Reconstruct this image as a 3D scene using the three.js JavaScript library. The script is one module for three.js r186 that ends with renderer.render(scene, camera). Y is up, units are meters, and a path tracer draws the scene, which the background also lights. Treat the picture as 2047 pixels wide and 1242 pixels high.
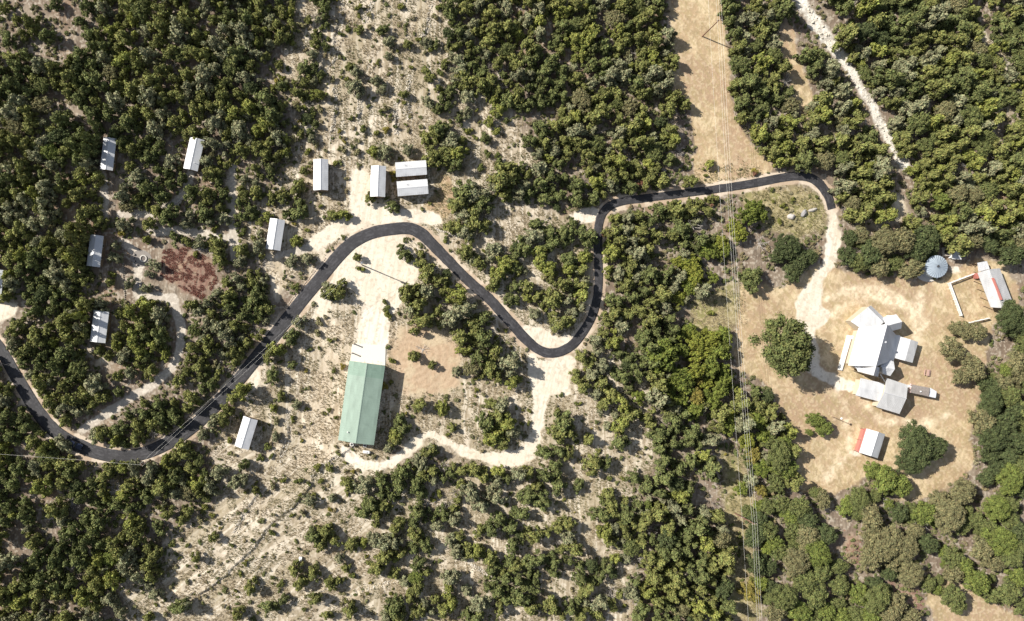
import * as THREE from 'three';
import { mergeGeometries } from 'three/addons/utils/BufferGeometryUtils.js';

// ---------------------------------------------------------------- camera, sky, sun, exposure
const scene = new THREE.Scene();
const FLY = 231, PPM = 6.5, NX = 800, NY = 659;            // drone height (m), photo pixels per metre on the ground, the point straight below the drone
const camera = new THREE.PerspectiveCamera(2 * Math.atan(659 / (FLY * PPM)) * 180 / Math.PI, 2047 / 1242, 1, 6000);
camera.position.set(0, FLY, 0);
camera.up.set(0, 0, -1);
camera.lookAt(0, 0, 0);
camera.setViewOffset(2494, 1318, 447, 0, 2047, 1242);

const SUN_EL = 38 * Math.PI / 180, SUN_AZ = 23 * Math.PI / 180;   // shadows fall to +x and a little +z
const sunDir = new THREE.Vector3(-Math.cos(SUN_EL) * Math.cos(SUN_AZ), Math.sin(SUN_EL), -Math.cos(SUN_EL) * Math.sin(SUN_AZ));
{   // clear, slightly hazy daylight sky: pale at the horizon, bluer overhead, brighter around the sun
  const W = 256, H = 128, d = new Float32Array(W * H * 4), v = new THREE.Vector3();
  for (let y = 0; y < H; y++) for (let x = 0; x < W; x++) {
    const up = ((y + 0.5) / H - 0.5) * Math.PI, a = ((x + 0.5) / W - 0.5) * 2 * Math.PI;
    v.set(Math.cos(a) * Math.cos(up), Math.sin(up), Math.sin(a) * Math.cos(up));
    const t = Math.pow(1 - Math.max(0, v.y), 2.5), c = Math.max(0, v.dot(sunDir)), glow = 0.22 * Math.pow(c, 6) + 0.5 * Math.pow(c, 40), o = (y * W + x) * 4;
    d[o] = 0.112 + 0.115 * t + glow; d[o + 1] = 0.138 + 0.112 * t + glow * 0.96; d[o + 2] = 0.192 + 0.088 * t + glow * 0.88; d[o + 3] = 1;
  }
  const t = new THREE.DataTexture(d, W, H, THREE.RGBAFormat, THREE.FloatType); t.mapping = THREE.EquirectangularReflectionMapping; t.magFilter = THREE.LinearFilter; t.needsUpdate = true;
  scene.background = t; scene.environment = t;
}
const sun = new THREE.DirectionalLight(new THREE.Color(1, 0.945, 0.86), 4.3);
sun.name = 'sun';
sun.position.copy(sunDir).multiplyScalar(600);
sun.castShadow = true;
Object.assign(sun.shadow.camera, { left: -260, right: 260, top: 260, bottom: -260, near: 10, far: 1400 });
sun.shadow.mapSize.set(4096, 4096);
scene.add(sun, sun.target);
const renderer = new THREE.WebGLRenderer({ antialias: true });
renderer.toneMapping = THREE.LinearToneMapping;
renderer.toneMappingExposure = 1.66;
renderer.shadowMap.enabled = true;

// ---------------------------------------------------------------- helpers
let seed = 7;
const rnd = () => { seed = (seed + 0x6d2b79f5) | 0; let t = Math.imul(seed ^ (seed >>> 15), 1 | seed); t = (t + Math.imul(t ^ (t >>> 7), 61 | t)) ^ t; return ((t ^ (t >>> 14)) >>> 0) / 4294967296; };
const R = (a, b) => a + (b - a) * rnd();
const hash = (x, y, s) => { let h = Math.imul(x, 374761393) ^ Math.imul(y, 668265263) ^ Math.imul(s, 1274126177); h = Math.imul(h ^ (h >>> 13), 1103515245); return ((h ^ (h >>> 16)) >>> 0) / 4294967296; };
function noise(x, y, s = 0) {
  const ix = Math.floor(x), iy = Math.floor(y), fx = x - ix, fy = y - iy, u = fx * fx * (3 - 2 * fx), v = fy * fy * (3 - 2 * fy);
  const a = hash(ix, iy, s), b = hash(ix + 1, iy, s), c = hash(ix, iy + 1, s), d = hash(ix + 1, iy + 1, s);
  return a + (b - a) * u + (c - a) * v + (a - b - c + d) * u * v;
}
const fbm = (x, y, s, n = 4) => { let t = 0, a = 0.5, m = 0; for (let i = 0; i < n; i++) { t += a * noise(x, y, s + i); m += a; x *= 2.03; y *= 2.03; a *= 0.5; } return t / m; };
const sstep = (a, b, x) => { const t = Math.min(1, Math.max(0, (x - a) / (b - a))); return t * t * (3 - 2 * t); };
const lerp = (a, b, t) => a + (b - a) * t;
const inPoly = (p, x, y) => { let c = false; for (let i = 0, j = p.length - 1; i < p.length; j = i++) { const [xi, yi] = p[i], [xj, yj] = p[j]; if ((yi > y) !== (yj > y) && x < (xj - xi) * (y - yi) / (yj - yi) + xi) c = !c; } return c; };
const lin = (r, g, b) => new THREE.Color().setRGB(r, g, b);
// a photo pixel at height h above the ground -> metres
const X = (px, h = 0) => (px - NX) / PPM * (FLY - h) / FLY;
const Z = (py, h = 0) => (py - NY) / PPM * (FLY - h) / FLY;
const pxOf = (x) => x * PPM + NX, pyOf = (z) => z * PPM + NY;

const taken = new Map();
const numbered = (n) => { const k = taken.get(n) ?? 0; taken.set(n, k + 1); return k ? n + '_' + String(k).padStart(3, '0') : n; };
const shade = (o) => { o.traverse((m) => { if (m.isMesh) { m.castShadow = true; m.receiveShadow = true; } }); return o; };
function tag(o, label, category, group) { o.userData.label = label; o.userData.category = category; if (group) o.userData.group = group; return o; }
function thing(name, label, category, x, z, turn = 0, group, y) {
  const g = new THREE.Group(); g.name = numbered(name); g.position.set(x, y ?? groundY(x, z), z); g.rotation.y = turn;
  tag(g, label, category, group); scene.add(g); return g;
}
function part(parent, name, geo, mat) { const m = new THREE.Mesh(geo, mat); m.name = name; m.castShadow = m.receiveShadow = true; parent.add(m); return m; }
function single(name, geo, mat, label, category, group) { const m = new THREE.Mesh(geo, mat); m.name = numbered(name); m.castShadow = m.receiveShadow = true; tag(m, label, category, group); scene.add(m); return m; }
const box = (w, h, d, x = 0, y = 0, z = 0) => new THREE.BoxGeometry(w, h, d).translate(x, y, z);
const cyl = (r0, r1, h, n = 12, x = 0, y = 0, z = 0) => new THREE.CylinderGeometry(r1, r0, h, n).translate(x, y + h / 2, z);
function rod(a, b, r0, r1 = r0, n = 5) {
  const A = new THREE.Vector3(...a), B = new THREE.Vector3(...b), d = B.clone().sub(A), L = d.length();
  const g = new THREE.CylinderGeometry(r1, r0, L, n).translate(0, L / 2, 0);
  g.applyQuaternion(new THREE.Quaternion().setFromUnitVectors(new THREE.Vector3(0, 1, 0), d.normalize()));
  return g.translate(A.x, A.y, A.z);
}
const merge = (l) => mergeGeometries(l.map((g) => { const q = g.index ? g.toNonIndexed() : g; for (const k of Object.keys(q.attributes)) if (!['position', 'normal', 'uv'].includes(k)) q.deleteAttribute(k); return q; }));
const mat = (r, g, b, rough = 0.9, metal = 0, extra = {}) => new THREE.MeshStandardMaterial({ color: lin(r, g, b), roughness: rough, metalness: metal, ...extra });

// fine wear for painted and metal surfaces (uv in metres)
function wearTexture(w, h, fn) {
  const d = new Uint8Array(w * h * 4);
  for (let y = 0; y < h; y++) for (let x = 0; x < w; x++) { const c = fn(x, y), i = (y * w + x) * 4; d[i] = Math.min(255, c[0]); d[i + 1] = Math.min(255, c[1]); d[i + 2] = Math.min(255, c[2]); d[i + 3] = 255; }
  const t = new THREE.DataTexture(d, w, h); t.colorSpace = THREE.SRGBColorSpace; t.wrapS = t.wrapT = THREE.RepeatWrapping; t.magFilter = THREE.LinearFilter; t.needsUpdate = true; return t;
}

// ---------------------------------------------------------------- traced outlines (photo pixels)
const ROAD = [[-60, 610, 24], [-30, 660, 24], [2, 700, 24], [26, 742, 25], [49, 781, 26], [74, 822, 27], [98, 852, 27], [131, 878, 27], [175, 899, 27], [227, 912, 26], [263, 912, 25], [301, 902, 26], [356, 874, 27], [405, 836, 26], [449, 792, 26], [478, 759, 26], [508, 721, 27], [538, 684, 27], [575, 637, 27], [600, 605, 26], [632, 566, 26], [658, 534, 26], [682, 506, 26], [708, 483, 25], [744, 466, 24], [788, 458, 24], [820, 457, 24], [841, 467, 24], [864, 488, 22], [894, 519, 21], [933, 558, 20], [983, 603, 20], [1016, 640, 20], [1048, 675, 20], [1073, 697, 19], [1097, 706, 19], [1121, 703, 19], [1145, 689, 19], [1164, 666, 19], [1179, 642, 18], [1188, 620, 18], [1193, 600, 17], [1196, 579, 17], [1197, 555, 17], [1196, 500, 17], [1196, 460, 17], [1199, 442, 17], [1206, 425, 17], [1221, 411, 17], [1244, 403, 16], [1294, 396, 16], [1358, 388, 16], [1434, 378, 16], [1510, 366, 17], [1561, 356, 17], [1599, 352, 18], [1625, 358, 18], [1645, 376, 18], [1657, 396, 17], [1663, 418, 17]];
const CREEK = [[1578, -60, 22], [1596, 0, 22], [1625, 38, 24], [1652, 75, 24], [1690, 120, 17], [1716, 165, 15], [1742, 210, 17], [1768, 260, 20], [1788, 298, 24], [1806, 328, 10]];
const LEDGES = [
  [[692, 0], [676, 44], [669, 80], [674, 110], [668, 125], [650, 142]], [[667, 168], [672, 205], [669, 240], [660, 280]], [[719, 198], [716, 250]], [[743, 5], [727, 45]],
  [[860, 10], [855, 60], [835, 78]], [[612, 130], [608, 200], [604, 250]], [[640, 90], [632, 150]], [[790, 200], [792, 270]], [[815, 150], [818, 240]],
  [[628, 930], [622, 970], [578, 1020], [537, 1055], [510, 1090], [480, 1120], [450, 1150], [405, 1185], [340, 1195]], [[520, 982], [482, 1036], [468, 1066]], [[775, 820], [700, 900], [640, 930]],
  [[577, 810], [576, 870], [568, 900], [555, 925]], [[990, 120], [1010, 190]], [[700, 1190], [770, 1165], [850, 1150]], [[560, 1215], [640, 1180], [690, 1165]], [[1010, 1030], [1070, 1060], [1120, 1085]], [[930, 1120], [990, 1160]],
];
const PALE = [
  [[555, -40], [905, -40], [915, 60], [900, 130], [960, 180], [1000, 205], [1040, 240], [1075, 330], [1060, 400], [1130, 430], [1195, 420], [1195, 445], [1060, 445], [1000, 470], [930, 480], [880, 455], [850, 440], [620, 450], [560, 430], [560, 330], [590, 250], [570, 150], [560, 60]],
  [[470, 330], [560, 420], [1200, 430], [1200, 700], [1130, 720], [1060, 710], [1150, 760], [1340, 850], [1320, 930], [1250, 970], [1100, 930], [1000, 930], [900, 900], [820, 890], [700, 945], [720, 1000], [760, 1150], [740, 1300], [250, 1300], [240, 1180], [330, 1110], [350, 1050], [430, 1000], [450, 950], [420, 900], [480, 800], [540, 720], [560, 650], [600, 600], [640, 550], [560, 560], [520, 520], [470, 470], [440, 420], [440, 370]],
  [[690, 940], [1000, 930], [1120, 930], [1290, 1000], [1260, 1300], [640, 1300]],
  [[1120, 640], [1200, 680], [1290, 720], [1310, 800], [1260, 830], [1180, 790], [1130, 720]],
  [[1380, 1180], [1440, 1190], [1430, 1260], [1360, 1260]], [[1900, 120], [1990, 60], [2047, 120], [2047, 230], [1960, 220]],
];
const TAN = [
  [[1480, 560], [1560, 575], [1640, 520], [1690, 545], [1800, 555], [1850, 555], [1880, 560], [1950, 520], [2010, 520], [2040, 600], [1990, 640], [1970, 700], [1970, 760], [1940, 850], [1950, 930], [1880, 990], [1810, 1000], [1740, 950], [1680, 985], [1600, 990], [1590, 900], [1560, 830], [1530, 760], [1470, 740], [1465, 680], [1475, 620]],
  [[1335, -40], [1445, -40], [1455, 120], [1470, 240], [1510, 300], [1570, 335], [1520, 350], [1420, 370], [1385, 350], [1390, 280], [1370, 210], [1330, 170], [1355, 120], [1335, 60]],
  [[1560, 20], [1590, 60], [1600, 130], [1630, 190], [1620, 240], [1600, 250], [1585, 180], [1560, 120]], [[1880, 1150], [1960, 1190], [2047, 1240], [2047, 1300], [1900, 1300], [1850, 1200]],
  [[860, 335], [900, 345], [908, 400], [890, 440], [850, 445], [850, 395], [880, 385]],
];
const MOWN = [[[795, 655], [840, 645], [885, 655], [915, 690], [928, 735], [918, 775], [880, 792], [840, 782], [810, 795], [788, 770], [778, 735], [784, 690]]];
const WEEDS = [[[1480, 385], [1560, 365], [1630, 375], [1660, 420], [1640, 470], [1600, 475], [1540, 460], [1490, 420]], [[1380, 600], [1480, 560], [1490, 640], [1440, 680], [1380, 660]], [[1440, 880], [1480, 900], [1510, 1000], [1520, 1242], [1460, 1242], [1450, 1050]], [[1390, 330], [1560, 330], [1500, 362], [1390, 378]]];
const CALICHE = [
  [[690, 478], [800, 474], [835, 505], [835, 560], [805, 600], [778, 640], [772, 724], [703, 722], [708, 690], [718, 640], [722, 600], [690, 570], [655, 590], [640, 600], [620, 605], [660, 560]],
  [[698, 335], [738, 335], [742, 400], [770, 412], [880, 425], [885, 450], [800, 442], [720, 455], [670, 480], [630, 510], [610, 480], [650, 450], [695, 430]],
  [[1048, 700], [1075, 716], [1110, 716], [1145, 704], [1150, 730], [1135, 770], [1150, 800], [1128, 790], [1105, 785], [1090, 800], [1088, 850], [1078, 885], [1075, 912], [1040, 932], [990, 932], [940, 918], [895, 896], [860, 874], [836, 896], [800, 928], [760, 942], [720, 940], [686, 915], [672, 870], [690, 888], [730, 922], [765, 922], [805, 895], [835, 868], [855, 856], [900, 878], [960, 904], [1030, 902], [1058, 868], [1066, 820], [1060, 770]],
  [[1038, 645], [1075, 655], [1120, 672], [1150, 655], [1165, 640], [1140, 690], [1097, 697], [1070, 690]], [[1130, 430], [1190, 408], [1200, 425], [1192, 445], [1150, 445]],
  [[1655, 418], [1672, 418], [1684, 478], [1668, 535], [1645, 560], [1640, 600], [1662, 640], [1628, 662], [1640, 735], [1700, 760], [1725, 775], [1690, 785], [1640, 762], [1612, 742], [1602, 690], [1590, 625], [1590, 590], [1620, 562], [1645, 520], [1655, 470]],
  [[0, 598], [30, 603], [42, 620], [10, 640], [-40, 650], [-40, 600]], [[490, 740], [520, 735], [520, 775], [498, 790]], [[1700, 898], [1716, 896], [1716, 912], [1704, 914]],
  [[640, 590], [665, 600], [640, 650], [622, 640]], [[1900, 532], [1916, 532], [1920, 545], [1906, 550]],
];
const BARE = [[[1780, 395], [1815, 395], [1820, 430], [1770, 455], [1700, 472], [1690, 460], [1750, 445]], [[622, 640], [690, 640], [700, 690], [680, 740], [665, 800], [655, 880], [690, 935], [640, 945], [590, 930], [605, 860], [595, 800], [630, 760], [640, 700]], [[530, 500], [570, 520], [575, 590], [540, 600], [545, 560]], [[150, 690], [200, 700], [215, 735], [205, 750], [180, 720]], [[450, 360], [490, 380], [480, 420], [460, 470], [445, 430]]];
const RED = [[[325, 500], [370, 490], [425, 520], [435, 565], [405, 600], [350, 570], [320, 550]], [[1260, 690], [1300, 660], [1310, 640], [1350, 700], [1320, 720]], [[1440, 440], [1500, 445], [1495, 470], [1440, 465]], [[1680, 1060], [1720, 1060], [1720, 1130], [1690, 1150]], [[1760, 1150], [1840, 1180], [1850, 1230], [1790, 1210]]];
const PATHS = [[[345, 590], [352, 620], [362, 660], [358, 700], [345, 735], [310, 765], [270, 790], [220, 822], [165, 858]], [[300, 462], [360, 460], [420, 470], [470, 480]], [[465, 330], [462, 400], [466, 470], [470, 520]], [[240, 480], [275, 510], [275, 590], [310, 595], [345, 595]], [[205, 345], [208, 400], [207, 440]], [[380, 345], [372, 385], [350, 405], [300, 425], [240, 430]], [[555, 510], [600, 500], [640, 485]]];
const TRACKS = [[[1640, 600], [1668, 585], [1705, 573], [1745, 572], [1785, 585], [1815, 610], [1830, 650], [1835, 690]], [[1650, 640], [1680, 618], [1720, 592], [1765, 594], [1795, 615]], [[1845, 570], [1838, 610], [1850, 650]], [[1612, 650], [1618, 700], [1635, 745], [1700, 772]], [[1700, 770], [1760, 840], [1860, 850], [1900, 820]], [[1640, 770], [1690, 810], [1700, 900], [1650, 960]]];

// ---------------------------------------------------------------- ground: relief
const segs = LEDGES.map((l) => l.map(([x, y]) => [X(x), Z(y)]));
const boxes = segs.map((l) => [Math.min(...l.map((p) => p[0])) - 8, Math.max(...l.map((p) => p[0])) + 8, Math.min(...l.map((p) => p[1])) - 8, Math.max(...l.map((p) => p[1])) + 8]);
function relief(x, z) {
  let h = 0.5 * (fbm(x / 17, z / 17, 31, 2) - 0.5) + 0.14 * (fbm(x / 3.1, z / 3.1, 77, 2) - 0.5);
  for (let k = 0; k < segs.length; k++) {
    const b = boxes[k];
    if (x < b[0] || x > b[1] || z < b[2] || z > b[3]) continue;
    const wx = x + 1.6 * (fbm(x / 3, z / 3, 5, 2) - 0.5), wz = z + 1.6 * (fbm(x / 3, z / 3, 9, 2) - 0.5), l = segs[k];
    let best = 1e9, side = 1, along = 0, done = 0, total = 0;
    for (let i = 0; i + 1 < l.length; i++) total += Math.hypot(l[i + 1][0] - l[i][0], l[i + 1][1] - l[i][1]);
    for (let i = 0; i + 1 < l.length; i++) {
      const ax = l[i][0], az = l[i][1], dx = l[i + 1][0] - ax, dz = l[i + 1][1] - az, L = Math.hypot(dx, dz), t = Math.min(1, Math.max(0, ((wx - ax) * dx + (wz - az) * dz) / (L * L)));
      const d = Math.hypot(wx - ax - t * dx, wz - az - t * dz);
      if (d < best) { best = d; side = (wx - ax) * dz - (wz - az) * dx; along = done + t * L; }
      done += L;
    }
    const end = sstep(0, 4, Math.min(along, total - along));
    if (side < 0) h += 0.5 * end * Math.max(0, 1 - best / 7) * (0.6 + 0.8 * noise(along / 2.5, k, 3));
  }
  return h;
}
const GX0 = X(-130), GZ0 = Z(-130), GX1 = X(2177), GZ1 = Z(1372), CELL = 0.5;
const spread = (a, b) => { const l = [a - 2500, a - 1200, a - 500, a - 200, a - 80, a - 30]; for (let v = a; v <= b; v += CELL) l.push(v); return l.concat([b + 30, b + 80, b + 200, b + 500, b + 1200, b + 2500]); };
const gx = spread(GX0, GX1), gz = spread(GZ0, GZ1), gw = gx.length, gd = gz.length;
const heights = new Float32Array(gw * gd);
for (let j = 0; j < gd; j++) for (let i = 0; i < gw; i++) heights[j * gw + i] = relief(gx[i], gz[j]);
function groundY(x, z) {
  const u = (x - GX0) / CELL + 6, v = (z - GZ0) / CELL + 6, i = Math.floor(u), j = Math.floor(v);
  if (i < 6 || j < 6 || i > gw - 9 || j > gd - 9) return 0;
  const fx = u - i, fz = v - j, a = heights[j * gw + i], b = heights[j * gw + i + 1], c = heights[(j + 1) * gw + i], d = heights[(j + 1) * gw + i + 1];
  return fx + fz <= 1 ? a + (b - a) * fx + (c - a) * fz : d + (c - d) * (1 - fx) + (b - d) * (1 - fz);
}
// ---------------------------------------------------------------- ground: what covers it
const TW = 2048, TH = 1334, MW = 1024, MH = 667;
const toM = (px, py) => [(px + 130) / 2307 * MW, (py + 130) / 1502 * MH];
function mask(draw, blur) {
  const c = document.createElement('canvas'); c.width = MW; c.height = MH;
  const g = c.getContext('2d'); g.fillStyle = '#000'; g.fillRect(0, 0, MW, MH); g.fillStyle = g.strokeStyle = '#fff'; g.lineJoin = g.lineCap = 'round';
  draw(g);
  const d = g.getImageData(0, 0, MW, MH).data; let a = new Float32Array(MW * MH);
  for (let i = 0; i < a.length; i++) a[i] = d[i * 4] / 255;
  for (let pass = 0; pass < 2; pass++) {
    const b = new Float32Array(a.length);
    for (let y = 0; y < MH; y++) for (let x = 0, s = 0; x < MW + blur; x++) { if (x < MW) s += a[y * MW + x]; if (x - 2 * blur - 1 >= 0) s -= a[y * MW + x - 2 * blur - 1]; if (x >= blur) b[y * MW + x - blur] = s / (2 * blur + 1); }
    const e = new Float32Array(a.length);
    for (let x = 0; x < MW; x++) for (let y = 0, s = 0; y < MH + blur; y++) { if (y < MH) s += b[y * MW + x]; if (y - 2 * blur - 1 >= 0) s -= b[(y - 2 * blur - 1) * MW + x]; if (y >= blur) e[(y - blur) * MW + x] = s / (2 * blur + 1); }
    a = e;
  }
  return a;
}
const fillPolys = (l) => (g) => l.forEach((p) => { g.beginPath(); p.forEach(([x, y], i) => g[i ? 'lineTo' : 'moveTo'](...toM(x, y))); g.closePath(); g.fill(); });
const strokes = (l, w) => (g) => l.forEach((p) => { for (let i = 0; i + 1 < p.length; i++) { g.lineWidth = ((p[i][2] ?? 0) + w) * MW / 2307; g.beginPath(); g.moveTo(...toM(p[i][0], p[i][1])); g.lineTo(...toM(p[i + 1][0], p[i + 1][1])); g.stroke(); } });
const M = {
  pale: mask(fillPolys(PALE), 10), tan: mask(fillPolys(TAN), 5), mown: mask(fillPolys(MOWN), 9), weeds: mask(fillPolys(WEEDS), 7), caliche: mask(fillPolys(CALICHE), 3), bare: mask(fillPolys(BARE), 6), red: mask(fillPolys(RED), 6),
  creek: mask(strokes([CREEK], 0), 3), shoulder: mask(strokes([ROAD], 13), 2), path: mask(strokes(PATHS, 17), 2), track: mask(strokes(TRACKS, 13), 4),
};
const sample = (m, tx, ty) => { const u = tx / TW * MW - 0.5, v = ty / TH * MH - 0.5, x = Math.min(MW - 2, Math.max(0, Math.floor(u))), y = Math.min(MH - 2, Math.max(0, Math.floor(v))), fx = u - x, fy = v - y, i = y * MW + x; return (m[i] * (1 - fx) + m[i + 1] * fx) * (1 - fy) + (m[i + MW] * (1 - fx) + m[i + MW + 1] * fx) * fy; };
const gcol = new Uint8Array(TW * TH * 4), gbump = new Uint8Array(TW * TH * 4), paleAt = new Float32Array(MW * MH);
const enc = (v) => { v = Math.min(1, Math.max(0, v)); return Math.round(255 * (v <= 0.0031308 ? v * 12.92 : 1.055 * Math.pow(v, 1 / 2.4) - 0.055)); };
const over = (c, w, r, g, b) => { c[0] += (r - c[0]) * w; c[1] += (g - c[1]) * w; c[2] += (b - c[2]) * w; };
for (let ty = 0; ty < TH; ty++) for (let tx = 0; tx < TW; tx++) {
  const x = GX0 + (tx + 0.5) / TW * (GX1 - GX0), z = GZ0 + (ty + 0.5) / TH * (GZ1 - GZ0);
  const big = fbm(x / 13, z / 13, 1, 3), mid = fbm(x / 3.2, z / 3.2, 11, 3), fine = fbm(x / 0.62, z / 0.62, 21, 2), grit = hash(tx, ty, 5), edge = (fbm(x / 2.4, z / 2.4, 41, 3) - 0.5) * 0.75;
  const w = (m, soft = 0.16) => { const v = sample(m, tx, ty); return v < 0.02 ? 0 : sstep(0.5 - soft, 0.5 + soft, v + edge * (v > 0.97 ? 0.4 : 1)); };
  // leaf litter and duff of the woods
  const c = [0.20, 0.15, 0.11], twig = fbm(x / 0.4, z / 1.9, 81, 2);
  over(c, sstep(0.42, 0.7, mid) * 0.9, 0.30, 0.245, 0.185); over(c, sstep(0.55, 0.8, big) * 0.6, 0.31, 0.205, 0.13); over(c, sstep(0.56, 0.7, fine) * 0.8, 0.44, 0.385, 0.31); over(c, sstep(0.58, 0.7, twig) * 0.6, 0.12, 0.09, 0.065);
  const pale = w(M.pale, 0.3);
  if (pale) {
    const q = [0.48, 0.41, 0.31];
    over(q, sstep(0.45, 0.66, mid) * 0.8, 0.60, 0.525, 0.415); over(q, sstep(0.52, 0.66, fbm(x / 1.1, z / 1.1, 61, 2)) * 0.65, 0.29, 0.235, 0.155); over(q, sstep(0.52, 0.72, big) * 0.6, 0.36, 0.295, 0.20); over(q, sstep(0.60, 0.72, fine) * 0.5, 0.70, 0.63, 0.52);
    const low = z > 34 && x < -8, wob = 2.4 * (fbm(x / 9, z / 9, 15, 2) - 0.5), su = low ? 0.66 * x + 0.75 * z + wob : x + wob, sv = low ? 0.75 * x - 0.66 * z : z, rut = fbm(su / 0.55, sv / 9, 85, 2), band = fbm(su / 2.3, sv / 26, 87, 2);
    over(q, sstep(0.57, 0.70, rut) * 0.6, 0.27, 0.215, 0.14); over(q, sstep(0.60, 0.72, 1 - rut) * 0.5, 0.74, 0.67, 0.55); over(q, sstep(0.54, 0.68, band) * 0.5, 0.33, 0.275, 0.175);
    over(c, pale, ...q);
  }
  const bare = w(M.bare, 0.3); if (bare) { const q = [0.56, 0.475, 0.36]; over(q, sstep(0.42, 0.66, mid), 0.72, 0.64, 0.51); over(q, sstep(0.56, 0.7, fbm(x / 0.7, z / 5, 45, 2)) * 0.5, 0.42, 0.34, 0.23); over(q, sstep(0.55, 0.7, fine) * 0.4, 0.42, 0.34, 0.22); over(c, bare, ...q); }
  const weeds = w(M.weeds, 0.3); if (weeds) { const q = [0.30, 0.25, 0.13]; over(q, sstep(0.45, 0.6, mid), 0.24, 0.22, 0.09); over(q, sstep(0.5, 0.66, fine), 0.40, 0.34, 0.20); over(c, weeds, ...q); }
  const tan = w(M.tan);
  if (tan) {
    const sweep = fbm((x + z * 0.3) / 0.5, (z - x * 0.1) / 5, 71, 2), q = [0.44, 0.32, 0.195], straw = fbm((x * 0.8 - z * 0.6) / 0.45, (x * 0.6 + z * 0.8) / 2.2, 73, 2);
    over(q, sstep(0.45, 0.65, mid) * 0.75, 0.62, 0.50, 0.32); over(q, sstep(0.50, 0.66, sweep) * 0.5, 0.40, 0.30, 0.175); over(q, sstep(0.46, 0.64, big) * 0.75, 0.37, 0.255, 0.165); over(q, sstep(0.54, 0.66, fbm(x / 1.5, z / 1.5, 63, 3)) * 0.55, 0.33, 0.25, 0.14); over(q, sstep(0.52, 0.68, straw) * 0.5, 0.37, 0.295, 0.15); over(q, sstep(0.55, 0.7, fine) * 0.35, 0.66, 0.55, 0.37);
    over(c, tan, ...q);
  }
  const mown = w(M.mown, 0.34); if (mown) { const row = 0.5 + 0.5 * Math.sin((Math.hypot(x - 2, (z - 8) * 1.15) + 1.2 * (mid - 0.5)) * 2.9), q = [0.45, 0.325, 0.215]; over(q, row * (0.25 + 0.5 * fine), 0.56, 0.43, 0.295); over(q, sstep(0.5, 0.7, mid) * 0.6, 0.55, 0.46, 0.31); over(q, sstep(0.55, 0.7, fine) * 0.3, 0.30, 0.21, 0.12); over(c, mown, ...q); }
  const red = w(M.red, 0.3); if (red) { const q = [0.28, 0.18, 0.135]; over(q, sstep(0.4, 0.6, mid) * 0.7, 0.40, 0.285, 0.19); over(q, sstep(0.5, 0.65, fine) * 0.6, 0.17, 0.085, 0.065); over(c, red * (0.45 + 0.55 * sstep(0.35, 0.55, fine)), ...q); }
  const path = w(M.path); if (path) { const q = [0.50, 0.445, 0.375]; over(q, sstep(0.5, 0.7, fine), 0.62, 0.56, 0.48); over(c, path * 0.95, ...q); }
  const track = w(M.track, 0.3); if (track) over(c, track * (0.45 + 0.55 * sstep(0.35, 0.6, fbm(x / 0.9, z / 0.9, 51, 2))), 0.76, 0.64, 0.46);
  const shoulder = w(M.shoulder, 0.12); if (shoulder) { const q = [0.47, 0.36, 0.26]; over(q, sstep(0.45, 0.6, mid), 0.62, 0.52, 0.41); over(c, shoulder * 0.9, ...q); }
  const cal = w(M.caliche, 0.14); if (cal) { const q = [0.72, 0.645, 0.53]; over(q, sstep(0.5, 0.75, mid) * 0.6, 0.64, 0.55, 0.43); over(q, sstep(0.6, 0.75, fine) * 0.35, 0.50, 0.43, 0.33); over(q, sstep(0.5, 0.7, big) * 0.6, 0.79, 0.73, 0.64); over(q, sstep(0.56, 0.7, fbm((x + 0.2 * z) / 0.6, z / 7, 57, 2)) * 0.45, 0.56, 0.48, 0.37); over(q, sstep(0.64, 0.74, fbm(x / 0.9, z / 0.9, 59, 2)) * 0.5, 0.46, 0.39, 0.29); over(c, cal, ...q); }
  const creek = w(M.creek, 0.2); if (creek) { const q = [0.64, 0.60, 0.53]; over(q, sstep(0.5, 0.6, mid) * 0.8, 0.42, 0.39, 0.34); over(q, sstep(0.55, 0.7, fine) * 0.7, 0.76, 0.73, 0.67); over(c, creek, ...q); }
  const g = 0.90 + 0.2 * grit, o = (ty * TW + tx) * 4;
  for (let k = 0; k < 3; k++) gcol[o + k] = enc(c[k] * g);
  gcol[o + 3] = 255;
  const smooth = Math.max(cal * 0.8, shoulder * 0.6), b = 128 + (fine - 0.5) * 180 * (1 - smooth) + (grit - 0.5) * 50 * (1 - smooth * 0.7);
  gbump[o] = gbump[o + 1] = gbump[o + 2] = Math.min(255, Math.max(0, b)); gbump[o + 3] = 255;
  if (!(tx & 1) && !(ty & 1)) paleAt[(ty >> 1) * MW + (tx >> 1)] = Math.max(pale * 0.9, bare * 0.1, weeds, tan * 0.12) * (1 - Math.max(cal, shoulder, creek, mown, path));
}
const gmap = new THREE.DataTexture(gcol, TW, TH), bmap = new THREE.DataTexture(gbump, TW, TH);
gmap.colorSpace = THREE.SRGBColorSpace;
for (const t of [gmap, bmap]) { t.wrapS = t.wrapT = THREE.MirroredRepeatWrapping; t.magFilter = THREE.LinearFilter; t.needsUpdate = true; }
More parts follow.
